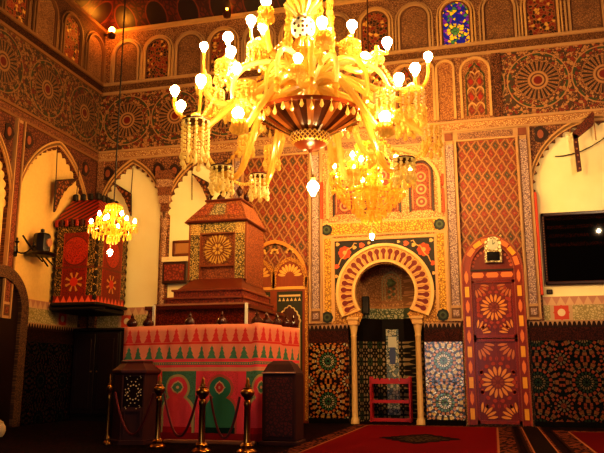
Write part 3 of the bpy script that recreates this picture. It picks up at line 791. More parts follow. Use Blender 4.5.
m_.build('crest', M('plain', 236, 190, 110), ck)

# left door: twin gilt arches
dl = thing('door_2', None, None, (-4.33, D, 0)); struct(dl)
m_ = MB(); wbox(m_, 'b', -5.04, -3.6, 0, 2.9, .02, -.03, 0)
for uc2 in (-4.68, -3.99):
    def boff(k, z0=2.7): return [(uc2 - .34 - k, z0)] + arch_pts(uc2, .34 + k, 2.9, 3.3 + k, 12) + [(uc2 + .34 + k, z0)]
    m_.poly(boff(0), [], mapper('b', -.036), mapper('b', .02), 0)
    ribbon(m_, 'b', boff(.03), boff(-.05), 0, -.06, 1)
    star(m_, mapper('b', -.042), (uc2, 2.93), .1, .26, 9, 0, PI, .8, 2)
    wbox(m_, 'b', uc2 - .34, uc2 + .34, 2.66, 2.72, -.03, -.05, 2)
    # dark leaf with pale lobed arch
    wbox(m_, 'b', uc2 - .27, uc2 + .27, .05, 2.62, -.03, -.045, 3)
    lp = [(uc2 - .2, 1.0)] + lobed(uc2, .2, 1.95, 2.3, 4, .02) + [(uc2 + .2, 1.0)]
    lo = [(uc2 - .2 - .03, 1.0)] + [(uc2 + (x - uc2) * 1.14, z + .02) for x, z in lobed(uc2, .2, 1.95, 2.3, 4, .02)] + [(uc2 + .23, 1.0)]
    ribbon(m_, 'b', lo, lp, -.04, -.065, 4); m_.poly(lp, [], mapper('b', -.05), None, 5)
    for k in range(6): m_.poly([(uc2 - .21 + k * .084 + a, 2.42 + b) for a, b in ((-.03, 0), (.03, 0), (0, .07))], [], mapper('b', -.05), None, 4)
    wbox(m_, 'b', uc2 - .23, uc2 + .23, 2.51, 2.55, -.045, -.05, 4)
for u0 in (-3.66, -5.04): wbox(m_, 'b', u0, u0 + .06, .05, 2.9, -.03, -.06, 1)
m_.build('door_panels', [M('wood', 150, 62, 22), M('arab', 'b', (206, 140, 50), (120, 60, 20), 26), M('plain', 226, 160, 70), M('plain', 44, 40, 20), M('plain', 210, 170, 110), M('wood', 84, 30, 16)], dl)
m_ = MB()
for x in (-4.33, -3.99, -4.6):
    for k in range(5):
        t = PI * k / 4; m_.sphere((x + .07 * math.cos(t), D - .03, 3.44 + .07 * math.sin(t)), .03, 6)
m_.build('crest', M('plain', 226, 170, 90), dl)
bz = MB(); 
ribbon(bz, 'b', [(-5.04, 2.9)] + arch_pts(-4.33, .71, 2.9, 3.72, 14) + [(-3.62, 2.9)], [(-4.98, 2.9)] + arch_pts(-4.33, .64, 2.9, 3.64, 14) + [(-3.68, 2.9)], 0, -.05)
bz.build('door_arch', M('plain', 206, 130, 50), dl)
# arched doorway low on the left wall
d3 = thing('door_3', None, None, (XC, 11.1, 0)); struct(d3)
A = [(11.1 - .80, 0)] + [(11.1 - .82 * math.cos(PI * i / 24), 2.08 + .82 * math.sin(PI * i / 24)) for i in range(25)] + [(11.1 + .80, 0)]
B = [(11.1 - .58, 0)] + [(11.1 - .6 * math.cos(PI * i / 24), 2.08 + .6 * math.sin(PI * i / 24)) for i in range(25)] + [(11.1 + .58, 0)]
m_ = MB(); ribbon(m_, 'l', A, B, .0, -.1); m_.build('door_frame', M('arab', 'l', (110, 72, 44), (58, 34, 22), 20), d3)
m_ = MB(); m_.poly(B, [], mapper('l', -.03), None, 0); wbox(m_, 'l', 11.09, 11.11, .05, 2.6, -.03, -.05, 1); m_.build('door_leaf', [M('wood', 40, 16, 10), BLACKM if 'BLACKM' in globals() else DKM], d3)

# ================================================================== RIGHT BAY: black board, switch, bracket
bd = thing('framed_board', 'black glazed board in a thin dark frame on the cream wall under the right arch', 'framed board', (1.9, D + REC, 2.6))
def mat_blackglass():
    p = P('black_glass'); u, v = p.x, p.z
    w = p.noise(p.vec(u * 2.2, v), 14, 3); row = ((v / .17).fract() - .5).abs() < .2
    k = (((w * 6).fract() - .5).abs() < .06) * row * (v > .7)
    return p.bsdf(p.mix(rgb(7, 5, 5), rgb(70, 26, 14), k), .025, spec=.25)
m_ = MB(); wbox(m_, 'b', 1.08, 2.86, 2.66, 3.93, REC, .03); m_.build('glass_face', M('blackglass'), bd)
m_ = MB()
for a, b, c_, d_ in ((1.03, 2.91, 2.6, 2.665), (1.03, 2.91, 3.925, 3.99), (1.03, 1.085, 2.6, 3.99), (2.855, 2.91, 2.6, 3.99)): wbox(m_, 'b', a, b, c_, d_, REC, 0, 0, .012)
m_.build('frame', M('wood', 60, 22, 14, .3), bd)
m_ = MB()
for k in range(24): m_.sphere((1.06, D, 2.7 + k * .052), .012, 5)
m_.build('beading', M('plain', 150, 96, 50), bd)
sw = thing('switch_plate', 'small dark switch plate on the cream wall below the black board', 'switch', (1.1, D + REC, 2.44))
m_ = MB(); wbox(m_, 'b', 1.04, 1.15, 2.43, 2.52, REC, .05, 0, .01); m_.build('plate', M('plain', 40, 26, 18), sw)
m_ = MB(); wbox(m_, 'b', 1.06, 1.09, 2.45, 2.5, .05, .04); wbox(m_, 'b', 1.10, 1.13, 2.45, 2.5, .05, .04); m_.build('toggle', M('plain', 84, 60, 40), sw)
def bk(px, py, Y=D - .15): return at(px, py, Y)
br = thing('wall_bracket', 'dark carved wooden lamp bracket jutting from the top of the right arch', 'bracket', bk(573, 135, D - .02))
def slab(m_, pts, t, mm=0):
    n = len(pts); f = [p_ + Vector((0, -t, 0)) for p_ in pts]
    m_.add(list(pts) + f, [tuple(range(n)), tuple(range(n, 2 * n))] + [(i, (i + 1) % n, n + (i + 1) % n, n + i) for i in range(n)], mm)
m_ = MB(); slab(m_, [bk(*q) for q in ((572.5, 133), (592, 112), (594, 115), (593, 126), (578, 138), (574, 140))], .05); m_.build('carved_arm', M('arab', 'b', (120, 52, 26), (58, 20, 12), 26), br)
m_ = MB(); slab(m_, [bk(*q) for q in ((572.5, 134), (577.5, 136), (581.5, 171), (577, 172.5))], .05); o = m_.build('drop_board', M('wood', 84, 30, 16), br)
m_ = MB()
for k in range(5): q = bk(575.6 + k * .95, 143 + k * 6.5); m_.sphere((q.x, q.y - .055, q.z), .02, 6)
m_.build('stud', M('plain', 170, 110, 70), o)
cb = [bk(x, y, D + .02) for x, y in ((555, 156.5), (563, 156), (572, 154), (582, 151), (592, 146), (600, 141), (607, 136), (618, 128))]
tag(MB().tube(cb, .012, 6).build('cable', M('plain', 60, 40, 26), loc=cb[0]), 'thin dark cable curving across the cream wall behind the wooden bracket', 'cable')
cb = [bk(x, y, D - .15) for x, y in ((593, 116), (594.5, 126), (596, 140))]
tag(MB().tube(cb, .012, 6).build('cord', M('plain', 170, 120, 80), loc=cb[2]), 'short pale cord hanging from the tip of the wooden bracket', 'cord')
# ================================================================== LEFT CORNER
LB = M('plain', 24, 12, 9)
bx = thing('painted_corner_box', 'red painted wooden box with black borders and a striped roof, high in the corner', 'painted box', (-8.1, 13.5, 2.25))
def mat_boxface(ax, c0, hw):
    p = P('painted_box_face'); u, v = axis(p, ax); lu = u - c0
    c = p.mix(rgb(126, 22, 14), rgb(92, 16, 10), arab(p, u, v, 26))
    r = hyp(lu, v - 3.42); th = ang(v - 3.42, lu)
    c = p.mix(c, rgb(170, 44, 22), r < .30); c = p.mix(c, rgb(110, 18, 12), (r < .27) * arab(p, u, v, 28)); c = p.mix(c, rgb(90, 20, 14), r.btw(.28, .31))
    r2 = hyp(lu, v - 2.78); th2 = ang(v - 2.78, lu)
    c = p.mix(c, rgb(190, 130, 60), r2.btw(.09, .20) * petal(th2, 8, .36)); c = p.mix(c, rgb(190, 40, 24), r2 < .09)
    side = lu.abs() > hw * .58
    sc_ = p.mix(rgb(14, 9, 7), rgb(196, 150, 80), ((p.noise(p.vec(u * 3, v), 8, 1) * 5).fract() - .5).abs() < .1)
    c = p.mix(c, sc_, side); c = p.mix(c, rgb(150, 40, 26), lu.abs().btw(hw * .57, hw * .62)); c = p.mix(c, rgb(96, 40, 24), v.btw(3.06, 3.1))
    tri = ((u / .14).fract() - .5).abs() * 2 < (2.5 - v) / .14
    c = p.mix(c, p.mix(rgb(120, 16, 12), rgb(220, 90, 60), tri), v < 2.5)
    top = v > 3.8
    return p.bsdf(p.mix(c, sc_, top), .4)
x0, x1, y0, y1, z0, z1 = -8.62, -7.68, 12.8, 13.98, 2.36, 4.02
MB().box((x0, y0, z0), (x1, y1, z1)).build('carcass', M('plain', 40, 14, 10), bx)
cx = (x0 + x1) / 2; cy = (y0 + y1) / 2
m_ = MB(); m_.box((x0 + .02, y0 - .03, z0), (x1 - .0, y0, z1)); m_.build('front_panel', M('boxface', 'b', 0, .46), bx, loc=(cx, y0, 0))
m_ = MB(); m_.box((x1, y0 - .0, z0), (x1 + .03, y1, z1)); m_.build('side_panel', M('boxface', 'l', 0, .63), bx, loc=(x1, cy, 0))
m_ = MB()
for a, b in ((x0, y0), (x1, y0), (x1, y1)):
    m_ = MB()
    for k in range(10): m_.sphere((a, b, z0 + .1 + k * .165), .05, 6, sz=1.4)
    m_.build('turned_corner_post', M('plain', 30, 14, 10), bx)
m_ = MB(); m_.box((x0, y0 - .12, z0 - .07), (x1 + .12, y1, z0), 0, .02); m_.box((x0, y0 - .05, z0 - .18), (x1 + .05, y1, z0 - .07), 0, .02); m_.tube([(x0 + .01, y0 - .1, z0 - .13), (x1 + .3, y0 - .1, z0 - .13)], .025, 6); m_.build('base_shelf', LB, bx)
def mat_stripe():
    p = P('striped_roof'); t = p.x - p.y; k = ((t / .17).fract() > .5)
    return p.bsdf(p.mix(rgb(64, 14, 10), rgb(176, 44, 24), k), .45)
m_ = MB(); e = .1; zt = 4.6
lo = [(x0, y0 - e, z1 + .02), (x1 + e, y0 - e, z1 + .02), (x1 + e, y1, z1 + .02), (x0, y1, z1 + .02)]
hi = [(x0, y0 + .45, zt), (x1 - .3, y0 + .45, zt), (x1 - .3, y1, zt), (x0, y1, zt)]
m_.loft([lo, hi]); rf = m_.build('roof', M('stripe'), bx)
m_ = MB()
for k in range(9): m_.box((x0 + k * .118, y0 - e - .02, z1 - .1), (x0 + k * .118 + .07, y0 - e + .02, z1 + .05), k % 2, .01)
for k in range(11): m_.box((x1 + e - .02, y0 - e + k * .122, z1 - .1), (x1 + e + .02, y0 - e + k * .122 + .07, z1 + .05), k % 2, .01)
m_.build('eaves', [M('plain', 150, 36, 22), M('plain', 60, 14, 10)], rf)
m_ = MB()
for k in range(4): m_.box((x0 + .02 + k * .18, y0 + .42, zt), (x0 + .13 + k * .18, y0 + .5, zt + .15), 0, .02)
for k in range(5): m_.box((x1 - .36, y0 + .45 + k * .18, zt), (x1 - .28, y0 + .56 + k * .18, zt + .15), 0, .02)
m_.build('crest', LB, rf)
# black corner cupboard under it
cup = thing('corner_cupboard', 'tall blackish wooden cupboard in the left corner, below the red painted box', 'cupboard', (-8.0, 13.8, 0))
VD = M('wood', 26, 10, 8, .5)
MB().box((-8.6, 13.62, .08), (-7.5, 14.14, 1.84), 0, .02).build('carcass', VD, cup); MB().box((-8.6, 13.58, 1.84), (-7.46, 14.14, 1.9), 0, .015).build('top', VD, cup); MB().box((-8.58, 13.64, 0), (-7.53, 14.12, .08)).build('plinth', VD, cup)
for k in (0, 1):
    a = -8.57 + k * .53; q = MB().box((a, 13.59, .14), (a + .5, 13.62, 1.78), 0, .01).box((a + .08, 13.575, .24), (a + .42, 13.59, 1.68), 0, .01).build('door', M('wood', 34, 12, 9, .4), cup)
    MB().sphere((a + (.45 if k == 0 else .05), 13.57, 1.0), .02, 8).build('knob', M('brass'), q)

# hanging black lantern with spout rods on the left wall
hl = thing('wall_lantern', 'black lantern with a round plate and projecting rods on the left plaster wall', 'lantern', (XC + .2, 12.02, 3.1))
LK = M('plain', 22, 12, 9, .35); lc = (XC + .2, 12.02)
MB().lathe([(.001, 0), (.24, .02), (.29, .05), (.24, .09), (.15, .1)], (*lc, 3.18), 16).build('plate', LK, hl)
MB().lathe([(.16, 0), (.17, .24), (.16, .34), (.14, .37), (.04, .4), (.04, .46), (.001, .48)], (*lc, 3.27), 8).build('body', LK, hl)
MB().lathe([(.09, -.005), (.09, .005)], (0, 0, 0), 14).build('tmp', LK) if False else None
m_ = MB(); m_.poly([(12.02 + .08 * math.cos(t), 3.46 + .08 * math.sin(t)) for t in [2 * PI * i / 16 for i in range(16)]], [], lambda u, v: (lc[0] + .18, u, v), lambda u, v: (lc[0] + .15, u, v)); m_.build('medallion', M('plain', 170, 110, 80), hl)
m_ = MB()
for dy, dz, L in ((-.25, .0, .4), (0, -.05, .45), (.22, -.02, .4)): m_.tube([(lc[0], 12.02 + dy * .7, 3.2), (lc[0] + .26, 12.02 + dy * .7 - .13, 3.16 - L * .3 + dz)], .015, 6)
m_.tube([(XC + .05, 11.62, 3.55), (XC + .12, 11.7, 3.4), (XC + .2, 11.86, 3.22)], .018, 6); m_.build('rod', LK, hl)
MB().box((XC - .08, 11.97, 3.22), (XC + .14, 12.07, 3.3)).build('wall_arm', LK, hl)
# iron sconce on the pilaster
sn = thing('wall_sconce', 'small dark iron sconce with curling arms on the left wall pilaster', 'sconce', (XC, 11.4, 3.15))
q = MB(); wbox(q, 'l', 11.38, 11.46, 3.1, 3.3, -.0, -.09, 0, .015); q.build('backplate', LK, sn)
for sg in (-1, 1):
    pts = [(XC + .08, 11.42, 3.2)] + [(XC + .12 + .03 * k, 11.42 + sg * (.05 * k), 3.2 - .05 * math.sin(k * .9) + .012 * k) for k in range(1, 6)]
    a_ = MB().tube(pts, .015, 6).build('arm', LK, sn); MB().lathe([(.02, 0), (.05, .03), (.02, .05), (.02, .1)], (pts[-1][0], pts[-1][1], pts[-1][2]), 8).build('cup', LK, a_)
# carved lacework pennants hanging in the arches
def mat_lace():
    p = P('dark_lacework'); d, cc = p.vor(p.vec(p.x + p.y, p.z), 13); e_ = p.vor(p.vec(p.x + p.y, p.z), 13, 'DISTANCE_TO_EDGE')
    return p.bsdf(p.mix(rgb(58, 26, 14), rgb(150, 84, 40), e_ > .16), .6)
def pennant(A, B, Cc, nrm, label, cords):
    t = thing('lacework_pennant', label, 'pennant', Cc, 'lacework pennants in the arches'); m_ = MB()
    edge = [A, B]
    for i in range(1, 9):
        s_ = i / 9; q = B.lerp(Cc, s_); mid = A; edge.append(q.lerp(A, .22 * math.sin(PI * s_) + .05 * (i % 2)))
    edge.append(Cc); n = len(edge)
    m_.add([p_ for p_ in edge] + [p_ + nrm * .03 for p_ in edge], [tuple(range(n)), tuple(range(n, 2 * n))] + [(i, (i + 1) % n, n + (i + 1) % n, n + i) for i in range(n)])
    m_.build('lace_panel', M('lace'), t)
    for (a, b) in ((A, B), (A, Cc)): MB().tube([a, b], .02, 6).build('edge_rod', M('plain', 50, 24, 14), t)
    for a, b in cords: MB().tube([a, b], .01, 5).build('hanging_cord', M('plain', 70, 40, 24), t)
qx = lambda x, y, k=XC + .12: atx(x, y, k)
pennant(qx(56, 181), qx(78, 179), qx(54, 212), Vector((1, 0, 0)), 'dark triangular lacework pennant hanging in the left wall arch', [(qx(57.5, 146), qx(56, 181)), (qx(79, 160), qx(78, 179)), (qx(78, 179), qx(76, 205))])
qb = lambda x, y, k=D - .07: at(x, y, k)
pennant(qb(131, 194), qb(113, 183), qb(131, 216), Vector((0, -1, 0)), 'dark triangular lacework pennant beside the roof of the red painted box', [(qb(133, 168), qb(131, 194))])
pennant(qb(208, 183), qb(192, 174), qb(209, 205), Vector((0, -1, 0)), 'dark triangular lacework pennant in the arch behind the carved tomb canopy', [(qb(192, 160), qb(192, 200))])
# small frames and chest on the plaster behind the tomb
fr = thing('picture_frame', 'small brown framed picture on the cream wall left of the tomb canopy', 'picture frame', (-6.46, D + REC, 3.46))
m_ = MB()
for a, b, c_, d_ in ((-6.69, -6.23, 3.47, 3.53), (-6.69, -6.23, 3.76, 3.82), (-6.69, -6.62, 3.47, 3.82), (-6.30, -6.23, 3.47, 3.82)): wbox(m_, 'b', a, b, c_, d_, REC, .02, 0, .01)
m_.build('frame', M('wood', 120, 60, 30), fr); m_ = MB(); wbox(m_, 'b', -6.63, -6.29, 3.52, 3.77, REC, .05); m_.build('picture', M('plain', 176, 120, 66), fr)
ch = thing('wall_cabinet', 'red brown hanging cabinet with dark border on the cream wall, under the small picture frame', 'cabinet', (-6.56, D + REC, 2.86))
m_ = MB(); wbox(m_, 'b', -6.85, -6.27, 2.86, 3.33, REC, -.1, 0, .015); m_.build('carcass', M('wood', 60, 22, 14), ch)
m_ = MB(); wbox(m_, 'b', -6.79, -6.33, 2.92, 3.27, -.1, -.12); d_ = m_.build('door', M('arab', 'b', (150, 60, 34), (96, 30, 18), 12), ch); MB().sphere((-6.38, D - .13, 3.1), .02, 8).build('knob', M('brass'), d_)
m_ = MB(); wbox(m_, 'b', -6.87, -6.25, 3.33, 3.44, REC, -.12, 0, .01); m_.build('cornice', M('plain', 236, 210, 160), ch)

# ================================================================== TOMB
WD = M('arab', 'b', (132, 50, 26), (84, 26, 14), 22); WR = M('arab', 'd', (146, 56, 28), (92, 30, 16), 20); WDK = M('wood', 106, 40, 20, .4)
cp = thing('tomb_canopy', 'carved wooden tomb canopy with a gilt sunburst square on a stepped pyramid base', 'tomb canopy', (-4.45, 11.5, 0))
MB().box((-5.42, 10.55, 0), (-3.62, 12.6, 1.62), 0, .02).build('plinth', WDK, cp)
def Yp(px, py, Y): return at(px, py, Y)
def tier(x0, x1, z0, z1, yf, yb, name, mt, x2=None, x3=None, yf2=None):
    lo = [(x0, yf, z0), (x1, yf, z0), (x1, yb, z0), (x0, yb, z0)]
    a, b, c_ = (x2 if x2 is not None else x0), (x3 if x3 is not None else x1), (yf2 if yf2 is not None else yf)
    hi = [(a, c_, z1), (b, c_, z1), (b, yb, z1), (a, yb, z1)]
    return MB().loft([lo, hi]).build(name, mt, cp)
tier(-5.38, -3.66, 1.62, 1.96, 10.62, 12.5, 'base_step', WR)
tier(-5.42, -3.62, 1.96, 2.02, 10.58, 12.5, 'base_moulding', WDK)
tier(-5.14, -3.80, 2.02, 2.14, 10.74, 12.4, 'middle_step', WR); tier(-5.18, -3.78, 2.14, 2.17, 10.71, 12.4, 'middle_moulding', M('wood', 150, 70, 40))
tier(-5.05, -3.86, 2.17, 2.28, 10.86, 12.35, 'upper_step', WR); tier(-5.08, -3.84, 2.28, 2.31, 10.83, 12.35, 'upper_moulding', M('wood', 150, 70, 40))
tier(-5.02, -3.88, 2.31, 2.53, 10.9, 12.3, 'sloping_skirt', WDK, -4.86, -4.0, 11.25)
bxx = tier(-4.97, -3.95, 2.45, 3.5, 11.3, 12.25, 'shrine_box', M('arab', 'd', (156, 80, 36), (100, 44, 20), 20))
m_ = MB(); sm = lambda d: (lambda u, v: (u, 11.3 - d, v))
for a, b, c_, d_ in ((-4.97, -4.77, 2.52, 3.5), (-4.15, -3.95, 2.52, 3.5), (-4.77, -4.15, 3.32, 3.5)): m_.box((a, 11.27, c_), (b, 11.3, d_), 1)
for a, b, c_, d_ in ((-4.985, -4.96, 2.52, 3.5), (-3.96, -3.935, 2.52, 3.5), (-4.78, -4.76, 2.52, 3.33), (-4.16, -4.14, 2.52, 3.33), (-4.77, -4.15, 3.3, 3.325), (-4.77, -4.15, 2.74, 2.77)): m_.box((a, 11.25, c_), (b, 11.3, d_), 2)
for a in (-4.97, -4.15):
    m_.box((a + .01, 11.255, 3.3), (a + .19, 11.3, 3.49), 3)
m_.build('inlaid_border', [WR, M('arab', 'b', (200, 160, 84), (46, 34, 18), 24), M('wood', 150, 74, 34), M('arab', 'b', (220, 170, 90), (130, 90, 40), 30)], bxx)
m_ = MB(); c0 = (-4.46, 3.04)
m_.poly([(c0[0] + .285 * math.cos(t), c0[1] + .285 * math.sin(t)) for t in [2 * PI * i / 28 for i in range(28)]], [], sm(.012), sm(0), 0)
star(m_, sm(.022), c0, .12, .26, 24, 0, 2 * PI, .4, 1); star(m_, sm(.022), c0, .03, .1, 8, 0, 2 * PI, .7, 1)
for k in range(16):
    t = PI * (k + .5) / 8; m_.poly([(c0[0] + .225 * math.cos(t) + .022 * math.cos(a), c0[1] + .225 * math.sin(t) + .022 * math.sin(a)) for a in [2 * PI * i / 6 for i in range(6)]], [], sm(.022), None, 1)
m_.build('sunburst', [M('arab', 'b', (150, 84, 34), (90, 40, 18), 26), M('plain', 214, 160, 70, .35)], bxx)
m_ = MB(); m_.box((-5.06, 11.2, 3.5), (-3.9, 12.3, 3.545), 0, .015); m_.build('box_moulding', WDK, cp)
rf = tier(-5.04, -3.92, 3.545, 3.93, 11.22, 12.28, 'roof', M('arab', 'd', (166, 92, 44), (104, 48, 22), 18), -4.76, -4.14, 11.5)
m_ = MB()
def rmap(u, t): return (-4.48 + u * (1 - .42 * t), 11.215 + .28 * t - .02, 3.56 + .37 * t)
def rq(u, t, R, mm, n=10): m_.add([rmap(u + R * math.cos(a), t + R * 1.9 * math.sin(a)) for a in [2 * PI * i / n for i in range(n)]], [tuple(range(n))], mm)
m_.add([rmap(-.16, .22), rmap(.16, .22), rmap(.16, .85), rmap(-.16, .85)], [(0, 1, 2, 3)], 0)
for u in (-.34, .34):
    m_.add([rmap(u - .13, .2), rmap(u + .13, .2), rmap(u + .11, .82), rmap(u - .11, .82)], [(0, 1, 2, 3)], 1)
m_.v = [(x, y - .004, z) for x, y, z in m_.v]
m_.build('roof_inlay', [M('arab', 'b', (190, 160, 110), (70, 60, 40), 22), M('arab', 'b', (176, 90, 50), (110, 40, 24), 18)], rf)
m_ = MB(); m_.box((-4.8, 11.46, 3.93), (-4.1, 12.1, 3.97), 0, .01); m_.build('roof_cap', WDK, rf)
for x, y in ((-4.72, 11.55), (-4.46, 11.52), (-4.18, 11.55), (-4.2, 12.0), (-4.72, 12.0)):
    MB().lathe([(.02, 0), (.02, .05), (.035, .06), (.065, .12), (.06, .16), (.03, .2), (.012, .22), (.004, .28)], (x, y, 3.97), 10).build('finial', M('plain', 60, 26, 16, .25), rf, smooth=True)
# glass guard in front of the canopy
gc = thing('glass_guard', 'low glass guard with pale metal uprights in front of the tomb canopy steps', 'glass guard', (-4.46, 10.45, 1.3))
WH = M('plain', 240, 226, 200, .3)
xl, xr = at(154.5, 304, 10.45).x, at(246.5, 304, 10.45).x; zt = at(200, 304, 10.45).z
for x in (xl, xr): MB().box((x - .02, 10.43, 1.3), (x + .02, 10.47, zt)).build('upright', WH, gc)
MB().box((xl, 10.44, zt - .015), (xr, 10.46, zt + .012)).build('top_rail', M('plain', 170, 110, 70), gc)
MB().box((xl, 10.448, 1.3), (xr, 10.452, zt)).build('pane', M('glass', 240, 215, 180, .93), gc)
MB().box((xl - .03, 10.4, 1.24), (xr + .03, 10.54, 1.3)).build('bottom_rail', WDK, gc)
# railing with ball finials, and the cloth over it
rail_pts = [(-5.37, 12.9), (-5.37, 10.0), (-3.30, 10.0), (-2.96, 10.82), (-3.50, 12.9)]
rl = thing('tomb_railing', 'railing round the tomb, its dark ball finials rising above the pink cloth', 'railing', (-4.2, 10.4, 0))
m_ = MB()
for a, b in zip(rail_pts, rail_pts[1:]):
    for z in (.5, 1.55): m_.tube([(*a, z), (*b, z)], .035, 6)
m_.build('rail', M('wood', 80, 30, 16), rl)
for x, y in rail_pts: MB().tube([(x, y, 0), (x, y, 1.6)], .04, 8).build('post', M('wood', 80, 30, 16), rl)
FN = M('plain', 70, 28, 18, .2)
for px, Y in ((132, 10.02), (148, 10.02), (190, 10.02), (222, 10.02), (257, 10.05), (266.5, 10.25), (277, 10.5), (286, 10.7), (293, 10.85)):
    q = at(px, 326, Y); h = .2
    f_ = MB().lathe([(.028, 0), (.028, .03), (.05, .04), (.085, .09), (.08, .13), (.045, .17), (.025, .19), (.03, .21), (.012, .24), (.003, .27)], (q.x, Y, 1.6), 12).build('finial', FN, rl, smooth=True)
    MB().lathe([(.022, 0), (.022, .14)], (q.x, Y, 1.5), 8).build('stem', M('plain', 236, 214, 170), f_)
def mat_cloth():
    p = P('woven_tomb_cloth'); u, v = p.uv()
    salmon = rgb(238, 136, 106); pink = rgb(240, 74, 84); green = rgb(84, 128, 96); deep = rgb(150, 24, 26); tan = rgb(222, 150, 110)
    c = p.mix(salmon, rgb(230, 138, 102), p.noise(p.vec(u, v), 30, 2))
    weave = arab(p, u, v, 40)
    def trees(pitch, z0, h, col, c):
        lu = (u.cen(.08, pitch) / pitch).abs(); t = (v - z0) / h
        w = (1.0 - t) * .34 + (1.0 - (t * 3.0).fract()) * .10 - .05
        k = (lu < w) * (t > 0.0) * (t < 1.0); k = k.max((lu < .10) * (t > .3) * (t < .78))
        return p.mix(c, col, k)
    c = trees(.155, 1.41, .22, rgb(222, 60, 58), c)
    c = p.mix(c, rgb(222, 62, 52), v.btw(1.375, 1.405))
    c = trees(.168, 1.165, .20, green, c)
    c = p.mix(c, pink, v.btw(1.12, 1.16)); c = p.mix(c, green, v.btw(1.075, 1.115)); c = p.mix(c, p.mix(green, salmon, ((u / .03).fract() > .5)), v.btw(1.085, 1.105))
    c = p.mix(c, pink, v.btw(1.04, 1.075)); c = p.mix(c, tan, v.btw(.985, 1.035)); c = p.mix(c, salmon, v.btw(1.0, 1.01))
    low = v < .985
    P2 = 1.32; lg = u.cen(1.57, P2)                        # green arches; pink ones between them
    lp = u.cen(1.57 + P2 / 2, P2)
    isg = lg.abs() < P2 / 4
    lu = lg.abs().min(lp.abs())
    fld = p.mix(green, pink, isg)
    fld = p.mix(fld, p.mix(rgb(70, 80, 60), rgb(190, 70, 60), isg), weave * .5)
    fld = p.mix(fld, pink, lu > .27)
    def key(g):
        up = hyp(lu, v - .74) < (.165 + g)
        lo_ = hyp(lu, (v - .40)) < (.235 + g); body = (lu < (.225 + g)) * (v < .42)
        return up.max(lo_).max(body)
    fill = p.mix(pink, rgb(62, 124, 94), isg); fill = p.mix(fill, p.mix(rgb(226, 70, 70), rgb(70, 120, 84), isg), weave * .45)
    c2 = p.mix(fld, p.mix(rgb(190, 160, 100), rgb(196, 90, 70), isg), key(.035)); c2 = p.mix(c2, fill, key(0.0))
    r = hyp(lu, v - .755); dd = lu + (v - .755).abs()
    c2 = p.mix(c2, rgb(226, 180, 130), (dd < .10).max(r < .085)); c2 = p.mix(c2, p.mix(rgb(90, 130, 96), rgb(206, 60, 54), isg), (dd < .08).max(r < .065)); c2 = p.mix(c2, rgb(220, 160, 120), r < .022)
    c2 = p.mix(c2, p.mix(rgb(190, 20, 26), rgb(16, 44, 30), isg), (v < .2) * (lu < .235)); c2 = p.mix(c2, deep, v < .12)
    c = p.mix(c, c2, low)
    return p.bsdf(c, .75, spec=.15, bump=p.noise(p.vec(u * 1.0, v * .3), 6, 2), bstr=.25, bdist=.05)
cpts = [(-5.41, 12.9), (-5.41, 9.95), (-3.27, 9.95), (-2.90, 10.82), (-3.46, 12.9)]
verts, faces, uvs = [], [], []
path = []; acc = 0
for (a, b) in zip(cpts, cpts[1:]):
    L = math.hypot(b[0] - a[0], b[1] - a[1]); n = max(2, int(L / .06))
    for i in range(n): path.append((a[0] + (b[0] - a[0]) * i / n, a[1] + (b[1] - a[1]) * i / n, acc + L * i / n))
    acc += L
path.append((cpts[-1][0], cpts[-1][1], acc)); NZ = 18
for (x, y, s_) in path:
    for k in range(NZ + 1):
        zz = k / NZ; wv = .012 * math.sin(s_ * 9 + 1.3) * (1 - zz) + .008 * math.sin(s_ * 23)
        top = 1.66 + .012 * math.sin(s_ * 1.7 + .6) + (.02 if 5.0 < s_ < 5.6 else 0)
        verts.append((x + wv, y + wv - .03 * (1 - zz), .015 + (top - .015) * zz)); uvs.append((s_ - 2.95, .015 + 1.645 * zz))
# fold the hem inwards over the rail
for i in range(len(path) - 1):
    for k in range(NZ):
        a = i * (NZ + 1) + k; faces.append((a, a + NZ + 1, a + NZ + 2, a + 1))
base_n = len(verts)
for i, (x, y, s_) in enumerate(path):
    vx = verts[i * (NZ + 1) + NZ]; dx, dy = (-4.15 - x), (11.6 - y); l = math.hypot(dx, dy)
    verts.append((vx[0] + dx / l * .12, vx[1] + dy / l * .12, vx[2] - .01)); uvs.append((s_ - 2.95, 1.67))
for i in range(len(path) - 1):
    a = i * (NZ + 1) + NZ; faces.append((a, a + NZ + 1, base_n + i + 1, base_n + i))
me = bpy.data.meshes.new('tomb_cloth'); org = Vector((-4.15, 10.4, 0))
me.from_pydata([tuple(Vector(v) - org) for v in verts], [], faces); uvl = me.uv_layers.new(name='UVMap')
for lp_ in me.loops: uvl.data[lp_.index].uv = uvs[lp_.vertex_index]
me.materials.append(M('cloth')); me.polygons.foreach_set('use_smooth', [True] * len(me.polygons))
o = bpy.data.objects.new('tomb_cloth', me); C.objects.link(o); o.location = org
tag(o, 'pink, salmon and green woven cloth with arches and trees, draped round the tomb railing', 'cloth')
